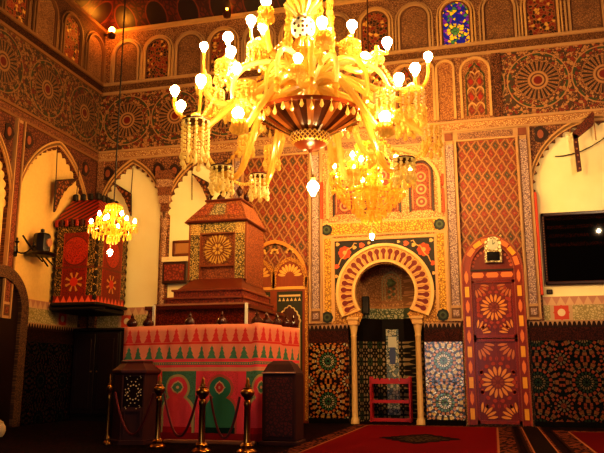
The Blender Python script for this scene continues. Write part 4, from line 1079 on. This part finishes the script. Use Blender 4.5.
# ================================================================== FLOOR THINGS
def rope_pts(a, b, low, n=14): return [a.lerp(b, i / n) - Vector((0, 0, low * 4 * (i / n) * (1 - i / n))) for i in range(n + 1)]
posts = [(-5.17, 9.16, .95, .55), (-4.32, 8.96, .94, 1.0), (-3.56, 8.62, .92, 1.1), (-2.99, 8.69, .91, 1.15)]
plabels = ['slender brass barrier post with a thin shaft, in front of the pierced hexagonal lantern box',
           'brass barrier post between the hexagonal lantern box and the pink cloth arch',
           'brass barrier post with a round knob, between the pink and the green cloth arches',
           'brass barrier post with a round knob, beside the dark square box on the right']
BR = M('brass'); hooks = []
for (x, y, h, k), lb in zip(posts, plabels):
    t = thing('barrier_post', lb, 'barrier post', (x, y, 0), 'brass barrier posts before the tomb'); z = h - .22
    MB().lathe([(.001, 0), (.105 * k, 0), (.11 * k, .02), (.09 * k, .045), (.06 * k, .06), (.075 * k, .09), (.05 * k, .12)], (x, y, 0), 18).build('base', BR, t, smooth=True)
    MB().lathe([(.045 * k, .11), (.036 * k, .16), (.034 * k, z - .14), (.042 * k, z - .12), (.042 * k, z - .09), (.03 * k, z - .06), (.045 * k, z - .03)], (x, y, 0), 14).build('shaft', BR, t, smooth=True)
    MB().lathe([(.04 * k, z - .03), (.07 * k, z), (.078 * k, z + .03), (.07 * k, z + .055), (.045 * k, z + .075), (.05 * k, z + .09), (.03 * k, z + .1)], (x, y, 0), 16).build('collar', BR, t, smooth=True)
    MB().lathe([(.028 * k, z + .1), (.03 * k, z + .13), (.018 * k, z + .15), (.02 * k, z + .18), (.008 * k, z + .21), (.001, z + .22)], (x, y, 0), 12).build('finial', BR, t, smooth=True)
    hooks.append(Vector((x, y, z - .02)))
for i, (lw_, lb) in enumerate(((.55, 'dark red rope sagging before the hexagonal lantern box'), (.52, 'dark red rope sagging before the pink cloth arch'), (.5, 'dark red rope sagging before the green cloth arch'))):
    a, b = hooks[i], hooks[i + 1]; off = (b - a).normalized() * .1
    tag(MB().tube(rope_pts(a + off, b - off, lw_), .016, 6).build('barrier_rope', M('plain', 110, 18, 16), loc=(a + b) / 2 - Vector((0, 0, lw_)), smooth=True), lb, 'rope', 'ropes between the barrier posts')
# hexagonal pierced lantern box
c = (-4.97, 9.54); rot = -.70
lh = thing('lantern_box', 'dark hexagonal wooden box with a pierced star of gold dots, left of the tomb cloth', 'lantern box', (*c, 0))
WV = M('wood', 70, 16, 9, .75)
def hexr(R, z, n=6, cc=c, r0=rot): return [(cc[0] + R * math.cos(2 * PI * j / n + r0), cc[1] + R * math.sin(2 * PI * j / n + r0), z) for j in range(n)]
MB().loft([hexr(.345, .0), hexr(.345, .05), hexr(.32, .06)]).build('base', WV, lh)
MB().loft([hexr(.305, .06), hexr(.305, .96)]).build('body', WV, lh)
MB().loft([hexr(.315, .94), hexr(.345, .97), hexr(.345, 1.0), hexr(.22, 1.1), hexr(.23, 1.13), hexr(.2, 1.14)]).build('lid', M('wood', 88, 22, 13, .6), lh)
m_ = MB(); g_ = MB(); pa = MB()
for j in range(6):
    A, B = Vector(hexr(.305, 0)[j]), Vector(hexr(.305, 0)[(j + 1) % 6]); mid = (A + B) / 2; e1 = (B - A).normalized(); nn = Vector((mid.x - c[0], mid.y - c[1], 0)).normalized()
    if nn.y > -.85: continue
    def fm(d): return lambda u, v: tuple(mid + e1 * u + Vector((0, 0, v)) + nn * d)
    def dot(u, v, R): g_.poly([(u + R * math.cos(a), v + R * math.sin(a)) for a in [2 * PI * i / 8 for i in range(8)]], [], fm(.004), fm(-.004), 0)
    for k in range(12):
        t = 2 * PI * k / 12; dot(.075 * math.cos(t), .70 + .10 * math.sin(t), .011)
    for k in range(12):
        t = 2 * PI * (k + .5) / 12; dot(.11 * math.cos(t), .70 + .15 * math.sin(t), .009)
    for sx in (-1, 1):
        for dz in (-.2, 0, .2):
            for q in range(3): dot(sx * (.07 + .03 * (q % 2)) + (q - 1) * .02, .70 + dz + (q - 1) * .02, .007)
    g_.poly([(-.135, .5), (.135, .5), (.135, .92), (-.135, .92)], [], fm(.0015), None, 1)
    g_.build('star_pattern', [M('plain', 236, 190, 110, .3), M('plain', 30, 10, 7, .8, 0.0, .1)], lh); g_ = MB()
    pa.loft([[fm(.0)(-.12, .12), fm(.02)(-.12, .12), fm(.02)(-.10, .14), fm(.0)(-.10, .14)], [fm(.0)(-.12, .46), fm(.02)(-.12, .46), fm(.02)(-.10, .44), fm(.0)(-.10, .44)],
             [fm(.0)(.12, .46), fm(.02)(.12, .46), fm(.02)(.10, .44), fm(.0)(.10, .44)], [fm(.0)(.12, .12), fm(.02)(.12, .12), fm(.02)(.10, .14), fm(.0)(.10, .14)]])
    pa.tube([fm(0)(-.152, .06), fm(0)(-.152, .95)], .014, 6)
pa.build('moulding', WV, lh)
# square box on the right
sb = thing('donation_box', 'dark carved square wooden box with bright glass top edge, right of the tomb cloth', 'box', (-2.86, 9.84, 0))
x0, x1, y0, y1 = -3.10, -2.62, 9.62, 10.05
MB().box((x0 - .03, y0 - .03, 0), (x1 + .03, y1 + .03, .06), 0, .01).build('base', WV, sb)
MB().box((x0, y0, .06), (x1, y1, .96), 0, .015).build('body', WV, sb)
MB().box((x0 + .05, y0 - .012, .12), (x1 - .05, y0, .9), 0, .005).build('carved_panel', M('arab', 'b', (96, 24, 16), (48, 12, 9), 18), sb)
MB().tube([(x0, y0 - .01, .965), (x1, y0 - .01, .965)], .012, 6).tube([(x0, y0 - .01, .965), (x0, y1, .965)], .01, 6).build('glass_edge', M('plain', 220, 150, 120, .2), sb)
MB().loft([[(x0, y0, .96), (x1, y0, .96), (x1, y1, .96), (x0, y1, .96)], [(x0 + .06, y0 + .06, 1.08), (x1 - .08, y0 + .06, 1.08), (x1 - .08, y1 - .06, 1.08), (x0 + .06, y1 - .06, 1.08)], [(x0 + .12, y0 + .12, 1.13), (x1 - .14, y0 + .12, 1.13), (x1 - .14, y1 - .12, 1.13), (x0 + .12, y1 - .12, 1.13)]]).build('lid', WV, sb)
# low pale ledge behind the posts
tag(MB().box((-4.55, 9.6, 0), (-3.2, 9.72, .05), 0, .01).build('threshold_strip', M('plain', 150, 90, 60), loc=(-3.9, 9.66, 0)), 'low pale strip on the floor in front of the tomb cloth', 'floor strip')
# pale jar at the left edge
q = fl_ = at(-1.5, 437, 9.9)
jar = thing('pale_jar', 'small pale rounded jar standing on the dark floor at the far left edge', 'jar', (q.x, 9.9, 0))
MB().lathe([(.001, 0), (.06, 0), (.08, .03), (.1, .09), (.095, .15), (.06, .2), (.05, .21)], (q.x, 9.9, 0), 16).build('body', M('plain', 240, 200, 150), jar, smooth=True)
MB().lathe([(.06, .205), (.062, .22), (.03, .235), (.02, .25), (.001, .255)], (q.x, 9.9, 0), 16).build('lid', M('plain', 226, 180, 130), jar, smooth=True)
# rugs
def mat_rug(w, h, r, g, b, med, border=(60, 24, 16), sc_=9.0):
    p = P('wool_rug'); u, v = p.x, p.y; k = arab(p, u, v, sc_); n = p.noise(p.vec(u, v), 40, 2)
    c = p.mix(rgb(r, g, b), tuple(q_ * .8 for q_ in rgb(r, g, b)[:3]) + (1,), n)
    if med:
        d_ = ((u - .05).abs() / .66) + ((v + .02).abs() / .95); wob = ((ang(v, u) * (16 / (2 * PI))).fract() - .5).abs() * .25
        c = p.mix(c, rgb(20, 10, 8), (d_ + wob) < 1.0); c = p.mix(c, p.mix(rgb(24, 10, 8), rgb(84, 62, 44), k), (d_ + wob) < .72)
    e_ = (w / 2 - u.abs()).min(h / 2 - v.abs())
    c = p.mix(c, p.mix(rgb(*border), rgb(120, 60, 36), k), e_ < (.28 if w > 1 else .09)); c = p.mix(c, rgb(150, 90, 56), e_.btw(.26, .29) if w > 1 else e_.btw(.07, .09)); c = p.mix(c, rgb(36, 14, 10), e_ < .04)
    return p.bsdf(c, .95, spec=.05)
def rug(x0, x1, y0, y1, z, mt, label, name='rug'):
    m_ = MB(); m_.box((x0, y0, 0.0), (x1, y1, z), 0, .006)
    return tag(m_.build(name, mt, loc=((x0 + x1) / 2, (y0 + y1) / 2, 0)), label, 'rug')
rug(-2.6, .28, 8.2, 13.9, .02, M('rug', 2.88, 5.7, 112, 7, 11, True, (34, 10, 8)), 'large red rug with a dark lozenge medallion in front of the prayer niche')
rug(.34, .78, 8.0, 14.0, .022, M('rug', .44, 6.0, 34, 16, 12, False, (60, 26, 16), 12.0), 'narrow dark runner with orange borders leading to the carved red door', 'runner_rug')
rug(.86, 3.6, 8.0, 13.2, .02, M('rug', 2.74, 5.2, 92, 6, 9, False, (34, 10, 8)), 'plain red rug on the right, below the dark tiled wall')
0 and rug(-7.6, -2.9, 6.6, 9.45, .015, M('rug', 4.7, 2.85, 34, 9, 7, False, (34, 20, 10), 7.0), 'dark patterned red brown rug under the barrier posts')

# ================================================================== CHANDELIERS
DC = 8.76; VIEW = Vector((-math.sin(YAW), math.cos(YAW), 0)); RT = Vector((math.cos(YAW), math.sin(YAW), 0))
def cp_(px, py, b=0.0): return atd(px, py, DC + b)
AX = cp_(310, 112); AX = Vector((AX.x, AX.y, 0)); zy = lambda y: cp_(310, y).z
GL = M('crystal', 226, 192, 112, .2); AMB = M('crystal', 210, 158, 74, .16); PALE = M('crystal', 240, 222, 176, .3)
GOLDM = M('plain', 226, 160, 56, .25, .6); DARKRIM = M('plain', 70, 34, 16, .3)
HOT = M('emit', 255, 214, 136, 400.0); FROST = M('emit', 255, 214, 136, 90.0)
def bez(p0, p1, p2, p3, n=14):
    out = []
    for i in range(n + 1):
        t = i / n; out.append(p0 * (1 - t) ** 3 + p1 * 3 * t * (1 - t) ** 2 + p2 * 3 * t * t * (1 - t) + p3 * t ** 3)
    return out
def bulb_mb(m_, c, r, flame=False):
    if flame: m_.lathe([(r * .45, -r * .9), (r * .8, -r * .3), (r, r * .2), (r * .7, r * 1.0), (r * .3, r * 1.6), (.002, r * 2.0)], c, 10)
    else: m_.lathe([(r * .35, -r * 1.5), (r * .5, -r), (r * .86, -r * .5), (r, 0), (r * .86, r * .5), (r * .5, r * .86), (.002, r)], c, 12)
    return m_
def fringe(m_, c, R, L, n=10, r=.018):
    m_.tube([(c.x + R * math.cos(2 * PI * k / 20), c.y + R * math.sin(2 * PI * k / 20), c.z) for k in range(21)], .007, 4)
    for k in range(n):
        t = 2 * PI * k / n; x, y = c.x + R * math.cos(t), c.y + R * math.sin(t); z = c.z; LL = L * (1 if k % 2 else .8)
        while LL > .16:
            m_.sphere((x, y, z - r), r, 6, sz=1.2); z -= r * 2.6; LL -= r * 2.6
        m_.drop((x, y, z), r * 1.7, .13, 6)
ch = thing('crystal_chandelier', 'huge yellow crystal chandelier with curling arms and glowing bulbs round a ribbed bowl', 'chandelier', (AX.x, AX.y, zy(152)))
# centre: rod, crown, stem, globe, bowl
MB().tube([(AX.x, AX.y, zy(-30)), (AX.x, AX.y, ZC)], .035, 8).build('hanging_rod', DARKRIM, ch)
zr = zy(116); zb = zy(140)
m_ = MB(); n = 72; Rr, Rb = .64, .2
prof = lambda s_: (Rb + (Rr - Rb) * s_, zb + .06 + (zr - zb - .06) * (s_ ** 1.2))
rings = []
for k in range(9):
    R, z = prof(k / 8); rings.append([(AX.x + (R + (.012 if j % 2 else 0) * k / 8) * math.cos(2 * PI * j / n), AX.y + (R) * math.sin(2 * PI * j / n), z - (.02 if j % 4 < 2 else 0) * k / 8) for j in range(n)])
for i in range(8):
    for j in range(n):
        k = (j + 1) % n; m_.add([rings[i][j], rings[i][k], rings[i + 1][k], rings[i + 1][j]], [(0, 1, 2, 3)], (j // 2) % 3)
m_.build('bowl', [M('plain', 66, 30, 14, .25), M('plain', 160, 92, 44, .25), M('plain', 104, 50, 22, .25)], ch)
m_ = MB(); m_.lathe([(Rr - .02, zr - .02), (Rr + .03, zr - .03), (Rr + .035, zr + .02), (Rr - .02, zr + .03)], (AX.x, AX.y, 0), 40); m_.build('bowl_rim', M('plain', 130, 56, 24, .25), ch)
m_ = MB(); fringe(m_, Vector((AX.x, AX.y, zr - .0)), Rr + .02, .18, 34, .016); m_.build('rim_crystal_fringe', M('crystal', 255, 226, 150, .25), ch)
def mat_capnet():
    p = P('gilt_net'); th = ang(p.y, p.x) * (26 / (2 * PI)); k = p.z * 16
    a_ = ((th + k).fract() - .5).abs().max(((th - k).fract() - .5).abs()) > .36
    return p.bsdf(p.mix(rgb(110, 50, 18), rgb(236, 190, 90), a_), .35)
m_ = MB(); m_.lathe([(.19, .05), (.25, .04), (.262, 0), (.255, -.05), (.21, -.09)], (0, 0, 0), 28, 0); m_.lathe([(.21, -.088), (.16, -.13), (.06, -.15), (.03, -.17), (.02, -.2), (.001, -.21)], (0, 0, 0), 28, 1)
m_.v = [(x + AX.x, y + AX.y, z + zb + .03) for x, y, z in m_.v]
m_.build('bowl_cap', [M('capnet'), M('plain', 120, 50, 20, .3)], ch, loc=(AX.x, AX.y, zb + .03), smooth=True)
m_ = MB(); m_.lathe([(.10, zr), (.13, zy(100)), (.09, zy(92)), (.12, zy(84)), (.17, zy(80)), (.1, zy(75)), (.075, zy(66)), (.11, zy(60)), (.17, zy(56)), (.1, zy(52)), (.06, zy(44)), (.09, zy(36)), (.14, zy(28)), (.12, zy(18)), (.07, zy(8)), (.16, zy(0)), (.22, zy(-8)), (.1, zy(-16)), (.05, zy(-32))], (AX.x, AX.y, 0), 18); m_.build('glass_stem', GL, ch, smooth=True)
gc_ = cp_(303, 28, -.28); m_ = MB(); m_.sphere(gc_, .16, 18)
gl = m_.build('white_globe', M('plain', 250, 236, 200, .3), ch, smooth=True); m_ = MB()
toc = -VIEW * .96 + Vector((0, 0, -.28)); toc.normalize(); up_ = (Vector((0, 0, 1)) - toc * toc.z).normalized(); sd = toc.cross(up_)
for k in range(13):
    a, R = (0, 0) if k == 0 else ((2 * PI * k / 4, .35) if k < 5 else (2 * PI * k / 8 + .3, .72))
    d = (toc * math.sqrt(1 - R * R) + (up_ * math.sin(a) + sd * math.cos(a)) * R); m_.sphere(gc_ + d * .155, .022, 8)
m_.build('dark_opening', M('plain', 60, 30, 14), gl)
m_ = MB(); lowp = MB()
for k in range(14):
    a = 2 * PI * k / 14; d = Vector((math.cos(a), math.sin(a), 0)); m_.tube([gc_ + d * .07 + Vector((0, 0, .15)), gc_ + d * .13 + Vector((0, 0, .22)), gc_ + d * .24 + Vector((0, 0, .32))], [.01, .022, .03], 6)
    lowp.tube([gc_ + d * .06 + Vector((0, 0, -.15)), gc_ + d * .09 + Vector((0, 0, -.3))], [.012, .02], 6)
m_.lathe([(.07, .13), (.09, .16), (.06, .22)], gc_, 10); lowp.lathe([(.07, -.13), (.08, -.16), (.06, -.3)], gc_, 10); m_.tube([gc_ + Vector((0, 0, .14)), (AX.x, AX.y, gc_.z + .4)], .03, 8); lowp.tube([gc_ + Vector((0, 0, -.14)), gc_ + Vector((0, 0, -.42)), (AX.x, AX.y, gc_.z - .5)], .05, 8)
m_.build('globe_petals', GL, ch); lowp.build('globe_petals', AMB, ch)
# bead columns round the upper stem
for k in range(12):
    a = 2 * PI * k / 12 + .2; m_ = MB(); R0, R1 = .27, .36 if k % 2 else .30
    zt, zl = zy(-14), zy(46 + 14 * (k % 3))
    nb = int((zt - zl) / .075)
    for i in range(nb):
        t = i / nb; R = R0 + (R1 - R0) * t; m_.sphere((AX.x + R * math.cos(a), AX.y + R * math.sin(a), zt + (zl - zt) * t), .036 if i % 3 else .05, 6, sz=1.2)
    m_.drop((AX.x + R1 * math.cos(a), AX.y + R1 * math.sin(a), zl), .05, .2, 7); m_.build('bead_strand', GL if k % 2 else AMB, ch)
# scroll arms curling over from the centre
for k in range(12):
    a = 2 * PI * (k + .5) / 12; d = Vector((math.cos(a), math.sin(a), 0)); Rk = (1.0, .62, .8)[k % 3]
    z0 = zy(84) + (.1, 0, .05)[k % 3]
    P0 = AX + d * .12 + Vector((0, 0, z0)); P3 = AX + d * Rk + Vector((0, 0, zy(112 if k % 2 else 102)))
    pts = bez(P0, AX + d * .3 + Vector((0, 0, z0 + .34)), AX + d * (Rk + .14) + Vector((0, 0, z0 + .3)), P3, 14)
    s_ = MB().tube(pts, [.024 + .012 * math.sin(PI * i / 14) for i in range(15)], 8).build('scroll_arm', GL if k % 2 else PALE, ch, smooth=True)
    m_ = MB(); m_.sphere(P3, .05, 8); m_.drop(P3, .045, .17, 7); m_.build('crystal_drop', AMB, s_)
arms = [  # cup x, cup y, depth offset, bulbs, fringe length, dark rim, cup radius
    (196, 122, -.3, ((175, 90, 0), (181, 105, 0), (201, 80, 1)), .62, 1, .17),
    (226, 64, .3, ((228, 37, 1), (231, 51, 1), (237, 68, 1)), .36, 0, .15),
    (258, 46, .5, ((251, 20, 1), (263, 27, 1)), .36, 0, .15),
    (204, 78, .6, ((204, 46, 0),), .22, 0, .1),
    (298, 68, -.55, ((298, 58, 0),), .14, 0, .08),
    (324, 34, -.5, ((322, 22, 1),), .2, 0, .09),
    (350, 44, .2, ((352, 25, 1),), .36, 0, .14),
    (377, 54, .5, ((387, 42, 1), (365, 57, 1)), .12, 0, .08),
    (412, 92, 0, ((428, 56, 0), (415, 68, 1), (399, 78, 1)), .42, 0, .16),
    (404, 160, -.35, (), .36, 1, .13),
    (222, 168, -.2, (), .36, 1, .14),
    (259, 176, .4, (), .36, 1, .12),
    (239, 122, -.7, ((238, 113, 1),), .16, 0, .09),
    (385, 125, -.7, ((385, 117, 1),), .16, 0, .09),
    (431, 128, .15, (), .38, 0, .12),
    (266, 10, .2, ((266, 1, 1),), .2, 0, .1),
    (352, 172, .7, (), .2, 0, .1),
    (215, 92, .9, (), .4, 0, .13), (405, 112, .8, (), .4, 0, .13), (246, 84, -.4, (), .36, 0, .12), (384, 92, -.4, (), .36, 0, .12),
    (246, 138, 1.0, (), .3, 0, .11), (272, 148, 1.1, (), .34, 0, .11), (336, 150, 1.1, (), .3, 0, .11), (376, 146, 1.0, (), .34, 0, .11), (418, 108, .7, (), .34, 0, .11), (232, 104, .9, (), .3, 0, .11)]
lights = []
for (cx, cy, b, bulbs, fl_, dark_, R) in arms:
    cup = cp_(cx, cy, b); d = Vector((cup.x - AX.x, cup.y - AX.y, 0)); rr = d.length; d.normalize()
    z0 = zy(84) if cy > 55 else zy(50)
    P0 = AX + d * .1 + Vector((0, 0, z0))
    if cup.z < z0 - .1:
        if cy > 140: P1 = AX + d * (rr * .75) + Vector((0, 0, z0 + .25)); P2 = AX + d * (rr * .62) + Vector((0, 0, cup.z - .55))
        else: P1 = AX + d * (rr * .45) + Vector((0, 0, z0 + .35)); P2 = AX + d * (rr * .98) + Vector((0, 0, cup.z - .42))
    else: P1 = AX + d * (rr * .5) + Vector((0, 0, z0 - .18)); P2 = AX + d * rr + Vector((0, 0, min(z0, cup.z) - .25))
    pts = bez(P0, P1, P2, cup - Vector((0, 0, .03)), 18)
    a_ = MB().tube(pts, [.048 - .014 * i / 18 + (.006 if i % 2 else 0) for i in range(19)], 8).build('arm', GL if not dark_ else AMB, ch, smooth=True)
    m_ = MB(); m_.lathe([(.02, -.05), (R * .5, -.04), (R, .0), (R * 1.04, .02), (R * .9, .015), (.03, -.01)], cup, 18, 0, False); m_.build('drip_pan', DARKRIM if dark_ else GL, a_, smooth=True)
    m_ = MB(); fringe(m_, cup, R * .98, fl_, 11, .02); fringe(m_, cup - Vector((0, 0, .02)), R * .55, fl_ * .8, 6, .018); m_.build('crystal_fringe', PALE if dark_ else GL, a_)
    if bulbs:
        m_ = MB(); m_.lathe([(.03, 0), (R * .55, .04), (R * .4, .09), (.03, .12)], cup, 12, 0)
        bm_ = MB(); bf = MB()
        for bx_, by_, hot in bulbs:
            q = cp_(bx_, by_, b); m_.tube(bez(cup + Vector((0, 0, .05)), Vector((q.x, q.y, cup.z + .02)), q - Vector((0, 0, .22)), q - Vector((0, 0, .09)), 8), .022, 7)
            b1 = bulb_mb(MB(), q, .07 if hot else .06).build('bulb', HOT if hot else FROST, a_, smooth=True)
        m_.build('candle_stem', AMB, a_, smooth=True)
# bead garlands between arm tips and crown
gar = [(0, 1), (1, 2), (8, 7), (6, 7), (10, 11), (0, 10), (9, 14), (8, 14)]
for i, j in gar:
    a, b = cp_(*arms[i][:3]), cp_(*arms[j][:3]); m_ = MB()
    m_.tube(rope_pts(a, b, .16, 16), .008, 4)
    for q in rope_pts(a, b, .16, 16): m_.sphere(q, .026, 6)
    m_.build('bead_garland', GL, ch)
for i in (0, 1, 8, 9, 10):
    a, b = AX + Vector((0, 0, zy(4))), cp_(*arms[i][:3]); m_ = MB()
    m_.tube(rope_pts(a, b, .3, 26), .008, 4)
    for q in rope_pts(a, b, .3, 26): m_.sphere(q, .028, 6)
    m_.build('bead_garland', AMB, ch)
# bulb on a white cord under the bowl
pb = cp_(313, 187); hk = Vector((AX.x, AX.y, zb - .16))
pt = thing('pendant_bulb', 'bare glowing bulb on a white cord below the big chandelier bowl', 'bulb', pb)
bulb_mb(MB(), pb, .075).build('bulb', HOT, pt, smooth=True)
MB().tube([hk, Vector((pb.x, pb.y, pb.z + .2)), pb + Vector((0, 0, .09))], .012, 6).tube([hk + Vector((-.09, -.02, .02)), hk + Vector((0, 0, .05)), hk + Vector((.16, -.2, .2)), hk + Vector((.24, -.24, .32))], .012, 6).build('white_cord', M('plain', 250, 240, 210), pt)
MB().lathe([(.03, .07), (.035, .12), (.02, .16)], pb, 10).build('socket', M('plain', 200, 150, 80), pt)

def basket_chandelier(name, label, ax, R, zarm, ztop, zbot, n, bulb_r, cmat, amat, chain_mat, emat, dense, endbulb):
    t = thing(name, label, 'chandelier', (ax[0], ax[1], zbot)); X, Y = ax
    MB().tube([(X, Y, ztop), (X, Y, ZC)], .014, 6).build('chain', chain_mat, t)
    MB().lathe([(.02, ztop), (R * .3, ztop - .03), (R * .35, ztop - .08), (R * .12, ztop - .14), (R * .08, zarm + .05), (R * .16, zarm), (R * .1, zarm - .1), (R * .2, zarm - .16), (R * .06, zbot + .08), (.01, zbot)], (X, Y, 0), 14).build('stem', amat, t, smooth=True)
    m_ = MB()
    for k in range(16):
        a = 2 * PI * k / 16; m_.sphere((X + R * .36 * math.cos(a), Y + R * .36 * math.sin(a), ztop - .07), R * .05, 6); m_.drop((X + R * .36 * math.cos(a), Y + R * .36 * math.sin(a), ztop - .08), R * .045, R * .25)
    m_.build('crown', cmat, t)
    for k in range(n):
        a = 2 * PI * (k + .35) / n; d = Vector((math.cos(a), math.sin(a), 0)); O = Vector((X, Y, 0)); Rk = R * (1 if k % 2 == 0 else .72); zk = zarm + (0 if k % 2 == 0 else R * .25)
        tip = O + d * Rk + Vector((0, 0, zk))
        pts = bez(O + d * R * .1 + Vector((0, 0, zarm - .1)), O + d * Rk * .5 + Vector((0, 0, zarm - R * .45)), O + d * Rk + Vector((0, 0, zk - R * .5)), tip, 12)
        ar = MB().tube(pts, R * .03, 6).build('arm', amat, t, smooth=True)
        MB().lathe([(.01, -.02), (R * .14, 0), (R * .15, .015), (.02, .0)], tip, 12, 0, False).build('drip_pan', cmat, ar)
        m_ = MB(); fringe(m_, tip, R * .13, R * .34, 7, R * .022); m_.build('crystal_fringe', cmat, ar)
        MB().tube([tip, tip + Vector((0, 0, R * .16))], R * .03, 6).build('candle', M('plain', 250, 220, 150), ar)
        bulb_mb(MB(), tip + Vector((0, 0, R * .2)), bulb_r, True).build('bulb', emat, ar, smooth=True)
    m_ = MB()
    for lv in range(dense):
        s_ = lv / max(1, dense - 1); Rl = R * (.85 - .62 * s_); zl = zarm - R * .25 - (zarm - zbot - R * .45) * s_ * .9
        fringe(m_, Vector((X, Y, zl)), Rl, R * .3, int(22 - 12 * s_), R * .03)
    if dense: m_.build('crystal_basket', cmat, t)
    for k in range(8):
        a = 2 * PI * k / 8; d = Vector((math.cos(a), math.sin(a), 0)); m_ = MB()
        m_.tube(rope_pts(Vector((X, Y, ztop - .05)) + d * R * .3, Vector((X, Y, zarm)) + d * R * .9, R * .2, 12), R * .008, 4)
        for q in rope_pts(Vector((X, Y, ztop - .05)) + d * R * .3, Vector((X, Y, zarm)) + d * R * .9, R * .2, 12): m_.sphere(q, R * .028, 6)
        m_.build('bead_garland', cmat, t)
    if endbulb is not None:
        p_ = endbulb; u = thing('pendant_bulb', endlabel, 'bulb', p_); bulb_mb(MB(), p_, .045).build('bulb', HOT, u, smooth=True)
        MB().tube([p_ + Vector((0, 0, .06)), Vector((p_.x, p_.y, zbot + .02))], .008, 5).build('cord', M('plain', 200, 160, 100), u)
    return t
q = at(371, 190, 12.0); endlabel = 'bare glowing bulb hanging below the rounded crystal chandelier before the prayer niche'
eb = at(372, 236, 12.0)
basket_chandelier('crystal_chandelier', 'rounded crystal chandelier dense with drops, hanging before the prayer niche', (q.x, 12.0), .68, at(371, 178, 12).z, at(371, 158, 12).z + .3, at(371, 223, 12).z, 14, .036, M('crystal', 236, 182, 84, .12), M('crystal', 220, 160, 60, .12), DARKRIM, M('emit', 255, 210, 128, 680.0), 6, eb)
q = at(113, 222, 11.0); eb = at(110, 252, 11.0); endlabel = 'bare glowing bulb hanging below the small gilt chandelier on the left'
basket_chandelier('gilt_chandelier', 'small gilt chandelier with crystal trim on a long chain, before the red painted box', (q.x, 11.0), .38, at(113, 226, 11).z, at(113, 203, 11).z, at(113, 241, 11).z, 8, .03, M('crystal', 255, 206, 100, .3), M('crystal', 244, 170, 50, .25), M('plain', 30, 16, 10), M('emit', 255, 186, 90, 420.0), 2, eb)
# uplighters under the cornice
def cornice_lamp(pos, label, st, r):
    t = thing('cornice_lamp', label, 'lamp', pos); MB().lathe([(.03, -.22), (.08, -.2), (.1, -.12), (.05, -.1)], pos, 10).build('holder', DARKRIM, t)
    MB().lathe([(.05, -.1), (.05, -.05)], pos, 8).build('socket', GOLDM, t); bulb_mb(MB(), pos, r).build('bulb', M('emit', 255, 150, 40, st), t, smooth=True)
    return t
cornice_lamp(at(112, 30, 13.75), 'glowing orange bulb tucked under the ceiling cornice in the left corner', 190.0, .07)
cornice_lamp(at(227, 9, 13.9), 'small dim bulb on the dark cornice above the arched windows', 30.0, .03)

# ================================================================== LIGHT, WORLD, CAMERA
def lamp(kind, name, loc, energy, color, **kw):
    l = bpy.data.lights.new(name, kind); l.energy = energy; l.color = color
    for k, v in kw.items(): setattr(l, k, v)
    o = bpy.data.objects.new(name, l); C.objects.link(o); o.location = loc; return o
day = lamp('AREA', 'entrance_daylight', (-1.95, -1.0, 1.8), 90, (.9, .95, 1.0), shape='RECTANGLE', size=1.5, size_y=1.7)
day.rotation_euler = (PI / 2, 0, 0)
lamp('POINT', 'side_lamp', (2.73, 9.5, 4.48), 380, (1.0, .72, .4), shadow_soft_size=.03)
w = bpy.data.worlds.new('World'); sc.world = w; w.use_nodes = True
w.node_tree.nodes['Background'].inputs[0].default_value = (.03, .016, .008, 1); w.node_tree.nodes['Background'].inputs[1].default_value = 1.0
cam = bpy.data.cameras.new('Camera'); co = bpy.data.objects.new('Camera', cam); C.objects.link(co)
cam.sensor_width = 36; cam.lens = 36 * F / 604; cam.clip_end = 200
co.location = (0, 0, CH); co.rotation_euler = (PI / 2 + PITCH, 0, YAW); sc.camera = co
sc.view_settings.view_transform = 'Standard'; sc.view_settings.look = 'Medium High Contrast'; sc.view_settings.exposure = 0.0
sc.cycles.max_bounces = 6; sc.cycles.diffuse_bounces = 3; sc.cycles.glossy_bounces = 3; sc.cycles.transparent_max_bounces = 16; sc.cycles.transmission_bounces = 4
sc.cycles.sample_clamp_indirect = 4.0; sc.cycles.use_denoising = True
